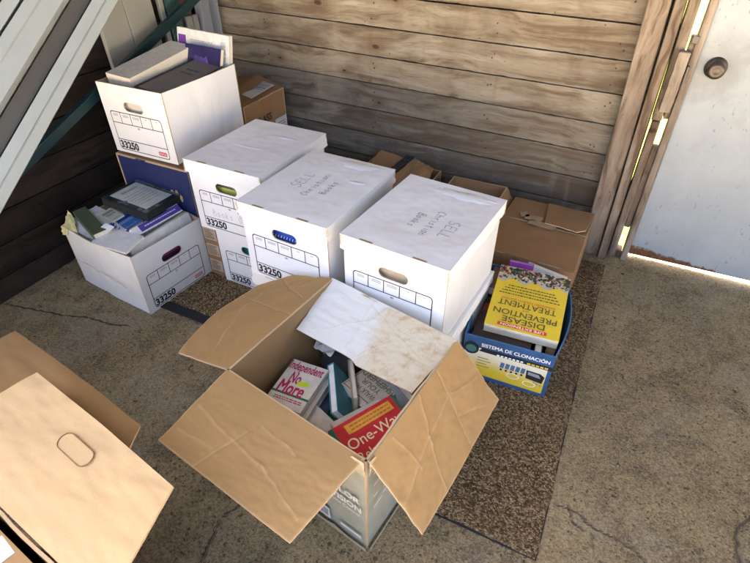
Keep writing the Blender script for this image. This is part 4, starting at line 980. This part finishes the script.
book('black and green binder with a pale printed sheet, resting on top of the scuffed box', V((-1.664, 1.068, .352)), V((-1.664, 1.258, .348)), V((-1.440, 1.055, .340)), .034, paint((.018, .021, .021), .35), binder_art, name='binder', cat='binder', page=paint((.02, .022, .022), .4))
def purple_art(b, w, h, z):
    q = random.Random(5); b.rect(-w*.36, w*.5, -h*.35, h*.46, (0, 0, z), X, Y, 0); bars(b, -w*.26, w*.40, -h*.05, h*.18, 1, z+.0004, 1, q, .5); return [paint((.07, .05, .27), .45), paint((.65, .65, .72), .5)]
book('white book with a purple title band, under the binder near the printed end', (-1.462, 1.000, .305), (-1.440, 1.212, .308), (-1.438, 1.002, .282), .034, paint((.68, .68, .66), .45), purple_art, hard=False)
book('white folder at the printed end of the scuffed box', A_(-.13, -.160, .276), A_(.145, -.155, .280), A_(-.13, -.182, .20), .012, paint((.64, .62, .56), .6), None, name='folder', cat='folder', hard=False)
book('grey-edged folder beside the printed end of the scuffed box', A_(-.10, -.135, .262), A_(.145, -.135, .276), A_(-.10, -.165, .20), .012, paint((.55, .50, .42), .6), None, name='folder', cat='folder', hard=False)
book('small bright blue book under the binder in the scuffed box', (-1.582, .998, .292), (-1.572, 1.095, .300), (-1.500, .99, .286), .03, paint((.05, .16, .42), .4), plain_art((.02, .03, .15), (.5, .55, .65), seed=8))
book('olive green hardback lying along the side of the scuffed box', (-1.770, 1.004, .296), (-1.752, 1.050, .300), (-1.556, .934, .300), .032, paint((.085, .11, .055), .5), None)
book('cream paperback at the middle of the scuffed box', (-1.655, 1.028, .300), (-1.648, 1.078, .306), (-1.570, 1.010, .298), .03, paint((.55, .53, .40), .5), plain_art((.25, .27, .20), seed=6), hard=False)
def cat_art(b, w, h, z):
    q = random.Random(7); b.rect(-w*.42, w*.45, -h*.48, -h*.22, (0, 0, z), X, Y, 0)
    for k in range(4): b.slab([(-w*.3+.026*k+.008*math.cos(a*1.2566), -h*.35+.008*math.sin(a*1.2566)) for a in range(5)], [], (0, 0, z+.0004), X, Y, 0, 1)
    return [paint((.09, .07, .42), .45), paint((.75, .75, .78), .5)]
book('white catalogue with a violet masthead at the near corner of the scuffed box', (-1.568, .995, .290), (-1.400, 1.000, .296), (-1.560, .905, .276), .010, paint((.66, .66, .64), .5), None, name='catalogue', cat='catalogue', hard=False)
for k in range(4):
    b = MB(); A1 = [A_(-.148+.009*k, .19, .262+.003*k), A_(-.150+.012*k, .05, .256+.004*k), A_(-.148+.012*k, -.10+.02*k, .270)]; B1 = [A_(-.05+.01*k, .17, .276+.005*k), A_(-.06+.01*k, .05, .285+.004*k), A_(-.07, -.08+.02*k, .291+.002*k)]
    b.sheet(A1, B1, 26, 10, .003, lambda u, v, k=k: .003*fbm(u, v, 3, k+2), 0)
    tag(b.build('paper_sheaf', paint((.62, .61, .57), .7), None), ('lowest', 'second lowest', 'second highest', 'topmost')[k]+' curved sheaf of white papers along the near long side of the scuffed box', 'papers', 'curved paper sheaves')
b = MB(); b.sheet([A_(-.158, .185, .262), A_(-.158, .10, .262)], [A_(-.11, .205, .302), A_(-.12, .16, .282)], 12, 10, .002, lambda u, v: .006*fbm(u, v, 5, 2), 0)
b.sheet([A_(-.160, .192, .264), A_(-.160, .150, .268)], [A_(-.165, .20, .225), A_(-.163, .16, .235)], 10, 8, .001, lambda u, v: .004*fbm(u, v, 5, 6), 0)
tag(b.build('paper_wrapper', paint((.66, .60, .28), .6), None), 'crumpled yellow paper at the outer corner of the scuffed box', 'paper')
book('stack of loose white paper filling the scuffed box', A_(-.145, .185, .245), A_(.145, .185, .245), A_(-.145, -.140, .245), .22, paint((.60, .59, .55), .7), None, name='paper_stack', cat='papers', hard=False)
b = MB(); b.sheet([A_(-.13, .0, .296), A_(-.13, -.05, .296)], [A_(-.10, -.01, .312), A_(-.10, -.06, .312)], 6, 6, .001, None, 0); tag(b.build('paper', paint((.72, .72, .70), .7), None), 'small folded white slip on the papers of the scuffed box', 'paper')

# ------------------------------------------------------------------ contents of the notebook box
def B_(x, y, z): return bB.matrix_world @ V((x, y, z))
book('thick white block of paper leaning in the notebook box', B_(-.130, .17, .325), B_(-.015, .17, .318), B_(-.120, -.165, .285), .055, paint((.66, .63, .55), .6), None, name='paper_block', cat='papers', hard=False, page=M_page)
def spiral_art(b, w, h, z):
    b.rect(-w*.44, w*.44, -h*.46, h*.46, (0, 0, z), X, Y, 0); q = random.Random(2); bars(b, -w*.2, w*.2, h*.05, h*.25, 2, z+.0004, 1, q, .4); return [paint((.17, .155, .145), .5), paint((.05, .05, .05), .5)]
sn = book('black spiral notebook with a grey cover in the notebook box', B_(.005, .15, .277), B_(.145, .15, .262), B_(.005, -.175, .255), .022, paint((.02, .02, .022), .4), spiral_art, name='notebook', cat='notebook', hard=False)
b = MB()
for k in range(30):
    y0 = -.155+.0107*k; b.tube([(-.072, y0, .003), (-.078, y0, .012), (-.072, y0+.002, .0245), (-.062, y0+.002, .0235)], .0013, 6)
b.build('spiral_wire', paint((.03, .03, .032), .3, .5), sn)
def vio_art(b, w, h, z):
    q = random.Random(12); b.rect(-w*.5, w*.5, -h*.5, h*.5, (0, 0, z), X, Y, 0)
    for k in range(16): b.slab([(q.uniform(-.2, .2)*w+.018*math.cos(a*.9), q.uniform(-.1, .3)*h+.014*math.sin(a*.9)) for a in range(7)], [], (0, 0, z+.0001+.00001*k), X, Y, 0, q.choice((1, 2)))
    return [paint((.03, .025, .09), .35), paint((.14, .08, .34), .35), paint((.07, .05, .20), .35)]
book('violet-black paperback standing at the back of the notebook box', B_(-.03, .150, .330), B_(.135, .160, .322), B_(-.03, .09, .16), .02, paint((.03, .025, .08), .4), vio_art, hard=False)
def bar_art(b, w, h, z):
    q = random.Random(3); b.rect(-w*.48, -w*.33, h*.22, h*.40, (0, 0, z), X, Y, 0); bars(b, -w*.25, w*.2, h*.05, h*.38, 5, z, 1, q, .25)
    for j in range(3):
        for k in range(8): b.rect(w*.34+.003*k, w*.34+.003*k+.0016, h*(.36-.11*j)-.012, h*(.36-.11*j)+.008, (0, 0, z), X, Y, 1)
    return [paint((.16, .05, .30), .5), paint((.33, .33, .36), .6)]
book('white paperback with barcodes standing up at the back of the notebook box', B_(-.098, .190, .375), B_(.148, .200, .362), B_(-.098, .150, .14), .022, paint((.66, .66, .62), .45), bar_art, hard=False)
book('grey book filling the lower part of the notebook box', B_(-.14, .18, .20), B_(.14, .18, .20), B_(-.14, -.18, .20), .12, paint((.2, .19, .18), .6), None, name='paper_stack', cat='papers', hard=False)

# ------------------------------------------------------------------ near carton at the lower left
nc = thing('moving_carton', 'big open brown carton at the near left with a sunlit handle flap', 'carton', (-.85, -.05, 0))
h1, h2 = V((-1.00, .14, .47)), V((-.468, .081, .47)); dn = V((-.11, -.99, 0))*.34
b = MB(); zz = V((0, 0, .468)); cs = [h1-Z*.002, h2-Z*.002, h2+dn-Z*.002, h1+dn-Z*.002]
for k in range(4):
    a, c_ = cs[(k+1) % 4], cs[k]; b.sheet([a-zz, c_-zz], [a, c_], 16, 12, .005, lambda u, v: .003*fbm(u, v, 3, 2)*math.sin(math.pi*u), 0, 0, 1)
b.add([p-zz+Z*.003 for p in cs], [(0, 3, 2, 1)], 0)
b.build('body', [M_kraft, M_edge], nc, world=True)
A = [h1+V((0, .004, 0)), h2+V((0, .004, 0))]; Bq = [(-.921, .325, .503), (-.700, .293, .506), (-.496, .259, .503)]
hs = MB()
def slotd(u, v):
    x, y = (u-.42)*.47, (v-.60)*.19; ca, sa = math.cos(-.0), math.sin(-.0)
    return .0035*fbm(u, v, 2, 5)
hs.sheet(A, Bq, 60, 40, .005, slotd, 0, 0, 1, None, Z)
hs.build('flap', [M_kraft_pale, M_edge], nc, world=True)['label'] = 'pale lit flap with a perforated hand hole'  # paler kraft than the carton body; its stronger light put into colour
# perforated hand hole: a shallow pressed outline on the flap
ou = (V((-.496, .259, .503))-V((-.921, .325, .503))).normalized(); ov = (V((-.75, .30, .5))-V((-.735, .115, .47))).normalized(); ov = (ov-ou*ov.dot(ou)).normalized()
oc = V((-.704, .238, .4955)); b = MB()
pin = stadium(0, 0, .088, .030, 10); pout = stadium(0, 0, .0905, .0325, 10)
b.slab(pout, [pin], oc+ou.cross(ov)*.0022, ou, ov, .002, 0); b.slab(stadium(0, 0, .087, .029, 10), [], oc+ou.cross(ov)*.0008, ou, ov, .004, 1)
b.build('hand_hole', [paint((.22, .14, .07), .8), M_kraft_pale], nc, world=True)
b = MB(); b.sheet([(-1.17, .245, .445), (-.62, .22, .455)], [(-1.202, .431, .408), (-.95, .40, .408), (-.713, .364, .408)], 40, 20, .005, lambda u, v: .004*fbm(u, v, 2, 8), 0, 0, 1)
b.build('flap', [M_kraft, M_edge], nc, world=True)['label'] = 'darker lower flap tilted down behind the pale one'
b = MB(); b.sheet([h1+dn*.98-Z*.012, h2+dn*.98-Z*.012], [h1+dn*.05-Z*.010, h2+dn*.05-Z*.010], 20, 14, .005, lambda u, v: .003*fbm(u, v, 2, 3), 0, 0, 1); b.build('inner_flap', [M_kraft, M_edge], nc, world=True)
b = MB(); b.slab([(-.02, -.03), (.022, -.03), (.025, .012), (-.02, .016)], [], (-.690, .070, .4605), V((1, -.1, 0)), V((.1, 1, -.04)), .0008, 0); b.build('packing_tape', paint((.60, .58, .52), .25, .5), nc, world=True)

# ------------------------------------------------------------------ metal rails leaning at the upper left
D = V((-.179, .850, .495)).normalized(); Wv = V((-.548, -.504, .668)).normalized(); Nv = D.cross(Wv).normalized()
if Nv.dot(V((1, -.5, .5))) < 0: Nv = -Nv
P0 = V((-1.4, .885, .808))
def enamel(name, col, metal=0., rough=.42):
    g = G(name, rough, .4); n = g.noise(g.co, 5, 5, .6); f = g.noise(g.map(g.co, (40, 40, 40)), 3, 4, .7)
    c = g.mix(g.math('MULTIPLY', g.step(n, .45, .75), .35), col, tuple(x*.72 for x in col)); c = g.mix(g.math('MULTIPLY', g.step(f, .63, .74), .35), c, tuple(x*.5 for x in col))
    g.b.inputs['Metallic'].default_value = metal; return g.out(c, None, g.bump(f, .08, .002))
M_rail = enamel('white_enamel', (.285, .32, .32)); M_steel = enamel('weathered_steel', (.085, .085, .08), .3, .55)
def rail(label, prof, mat, cat='rail'):
    """open channel profile [(w, n)...] with sheet thickness, extruded along the lean"""
    wm = sum(p[0] for p in prof)/len(prof); base = P0+Wv*wm
    t0 = -(base.z-.004-.0)/D.z; t1 = (2.085-base.y)/D.y
    r = thing('metal_rail', label, cat, base+D*t0, 0, 'metal rails leaning at the upper left')
    b = MB(); n = len(prof); T = .0022; ring = [(w_, k) for w_, k in prof]
    nor = []
    for i in range(n):
        a, c_ = prof[max(0, i-1)], prof[min(n-1, i+1)]; d_ = V((c_[0]-a[0], c_[1]-a[1])).normalized(); nor.append((-d_.y, d_.x))
    full = ring+[(ring[i][0]-nor[i][0]*T, ring[i][1]-nor[i][1]*T) for i in range(n-1, -1, -1)]
    m = len(full); vs = []; 
    for t in (t0, t1): vs += [P0+Wv*w_+Nv*k+D*t for w_, k in full]
    b.add(vs, [(i, (i+1) % m, m+(i+1) % m, m+i) for i in range(m)]+[tuple(range(m-1, -1, -1)), tuple(range(m, 2*m))], 0)
    b.build('channel', mat, r, world=True, bevel=.0008)
    return r
rail('white channel rail with a grooved face, lowest of the leaning rails', [(.047, -.045), (.048, 0), (.024, 0), (.0225, -.003), (.020, -.003), (.0185, .001), (-.003, -.004), (-.004, -.045)], M_rail)
rail('weathered grey steel rail between the white ones', [(.091, -.055), (.090, -.018), (.055, -.018), (.053, -.055)], M_steel)
rail('broad white rail second from the top left corner', [(.176, -.05), (.174, .004), (.150, .006), (.146, .002), (.106, 0), (.104, -.006), (.098, -.02), (.097, -.05)], M_rail)
rail('narrow white rail at the very corner of the picture', [(.212, -.04), (.210, .008), (.184, .008), (.183, -.04)], M_rail)

tb = thing('metal_bar', 'dark teal painted bar leaning diagonally in front of the white panels', 'bar', (-1.8, -.45, 0))
d = V((0, .934, .358)).normalized(); a0 = V((-1.8, 1.022, .563-.015)); t0 = -(a0.z-.02)/d.z; t1 = (2.09-a0.y)/d.y; up = V((0, -.358, .934)).normalized()
b = MB(); vs = []
for t in (t0, t1):
    for (xx, k) in ((.012, -.018), (.012, .018), (-.012, .018), (-.012, -.018)): vs.append(a0+d*t+up*k+V((xx, 0, 0)))
b.add(vs, [(0, 1, 5, 4), (1, 2, 6, 5), (2, 3, 7, 6), (3, 0, 4, 7), (3, 2, 1, 0), (4, 5, 6, 7)], 0)
b.build('bar', enamel('teal_enamel', (.006, .026, .030)), tb, world=True, bevel=.003)
def board(name, label, cat, y0, y1, z1, x=-1.90, th_=.018, mat=None, lean=.02, zb=0.001):
    r = thing(name, label, cat, (x, (y0+y1)/2, 0), 0, 'boards leaning in the back left corner'); b = MB(); vs = []
    for z_ in (zb, z1):
        dx_ = -.030*(z_/z1)+.02; dy_ = lean*z_
        for (xx, yy) in ((x+dx_, y0+dy_), (x+dx_+th_, y0+dy_), (x+dx_+th_, y1+dy_), (x+dx_, y1+dy_)): vs.append((xx, yy, z_))
    b.add(vs, [(0, 1, 5, 4), (1, 2, 6, 5), (2, 3, 7, 6), (3, 0, 4, 7), (3, 2, 1, 0), (4, 5, 6, 7)], 0); b.build('panel', mat, r, world=True, bevel=.002); return r
M_panel = enamel('dull_white_board', (.24, .24, .215)); 
board('leaning_board', 'narrow dull white panel standing against the left wall', 'panel', 1.468, 1.60, 1.35, mat=M_panel, lean=-.02)
board('leaning_board', 'wider dull white panel standing next to the teal strip', 'panel', 1.612, 1.752, 1.4, mat=M_panel, lean=-.03)
def speckle():
    g = G('speckled_teal', .5, .3); n = g.noise(g.co, 60, 3, .8)
    return g.out(g.ramp(n, [(.4, (.02, .06, .06)), (.6, (.04, .10, .095)), (.72, (.12, .16, .13))]))
board('leaning_board', 'speckled dark teal strip standing between white boards', 'panel', 1.815, 1.885, 1.3, mat=speckle(), lean=-.015)
board('leaning_board', 'thin white strip standing beside the speckled teal strip', 'panel', 1.782, 1.806, 1.3, mat=M_panel, lean=-.02)
board('leaning_board', 'brown board standing near the back left corner', 'panel', 1.892, 1.975, 1.3, x=-1.925, mat=paint((.10, .065, .04), .7), lean=-.01)
bw = board('white_block', 'short white block standing in the back left corner', 'block', 1.90, 1.935, .80, x=-1.885, mat=M_panel, lean=0); bw2 = board('white_block', 'second short white block touching the corner post', 'block', 1.940, 1.972, .80, x=-1.885, mat=M_panel, lean=0)
mp = thing('metal_post', 'grey galvanised steel angle post in the back left corner', 'post', (-1.87, 2.03, 0))
b = MB(); b.box(-1.90, -1.893, 1.985, 2.085, .001, 2.44).box(-1.893, -1.845, 2.078, 2.085, .001, 2.44).box(-1.893, -1.86, 1.985, 1.992, .001, 2.44); b.build('angle', enamel('galvanised', (.27, .29, .31), .3, .5), mp, world=True, bevel=.001)
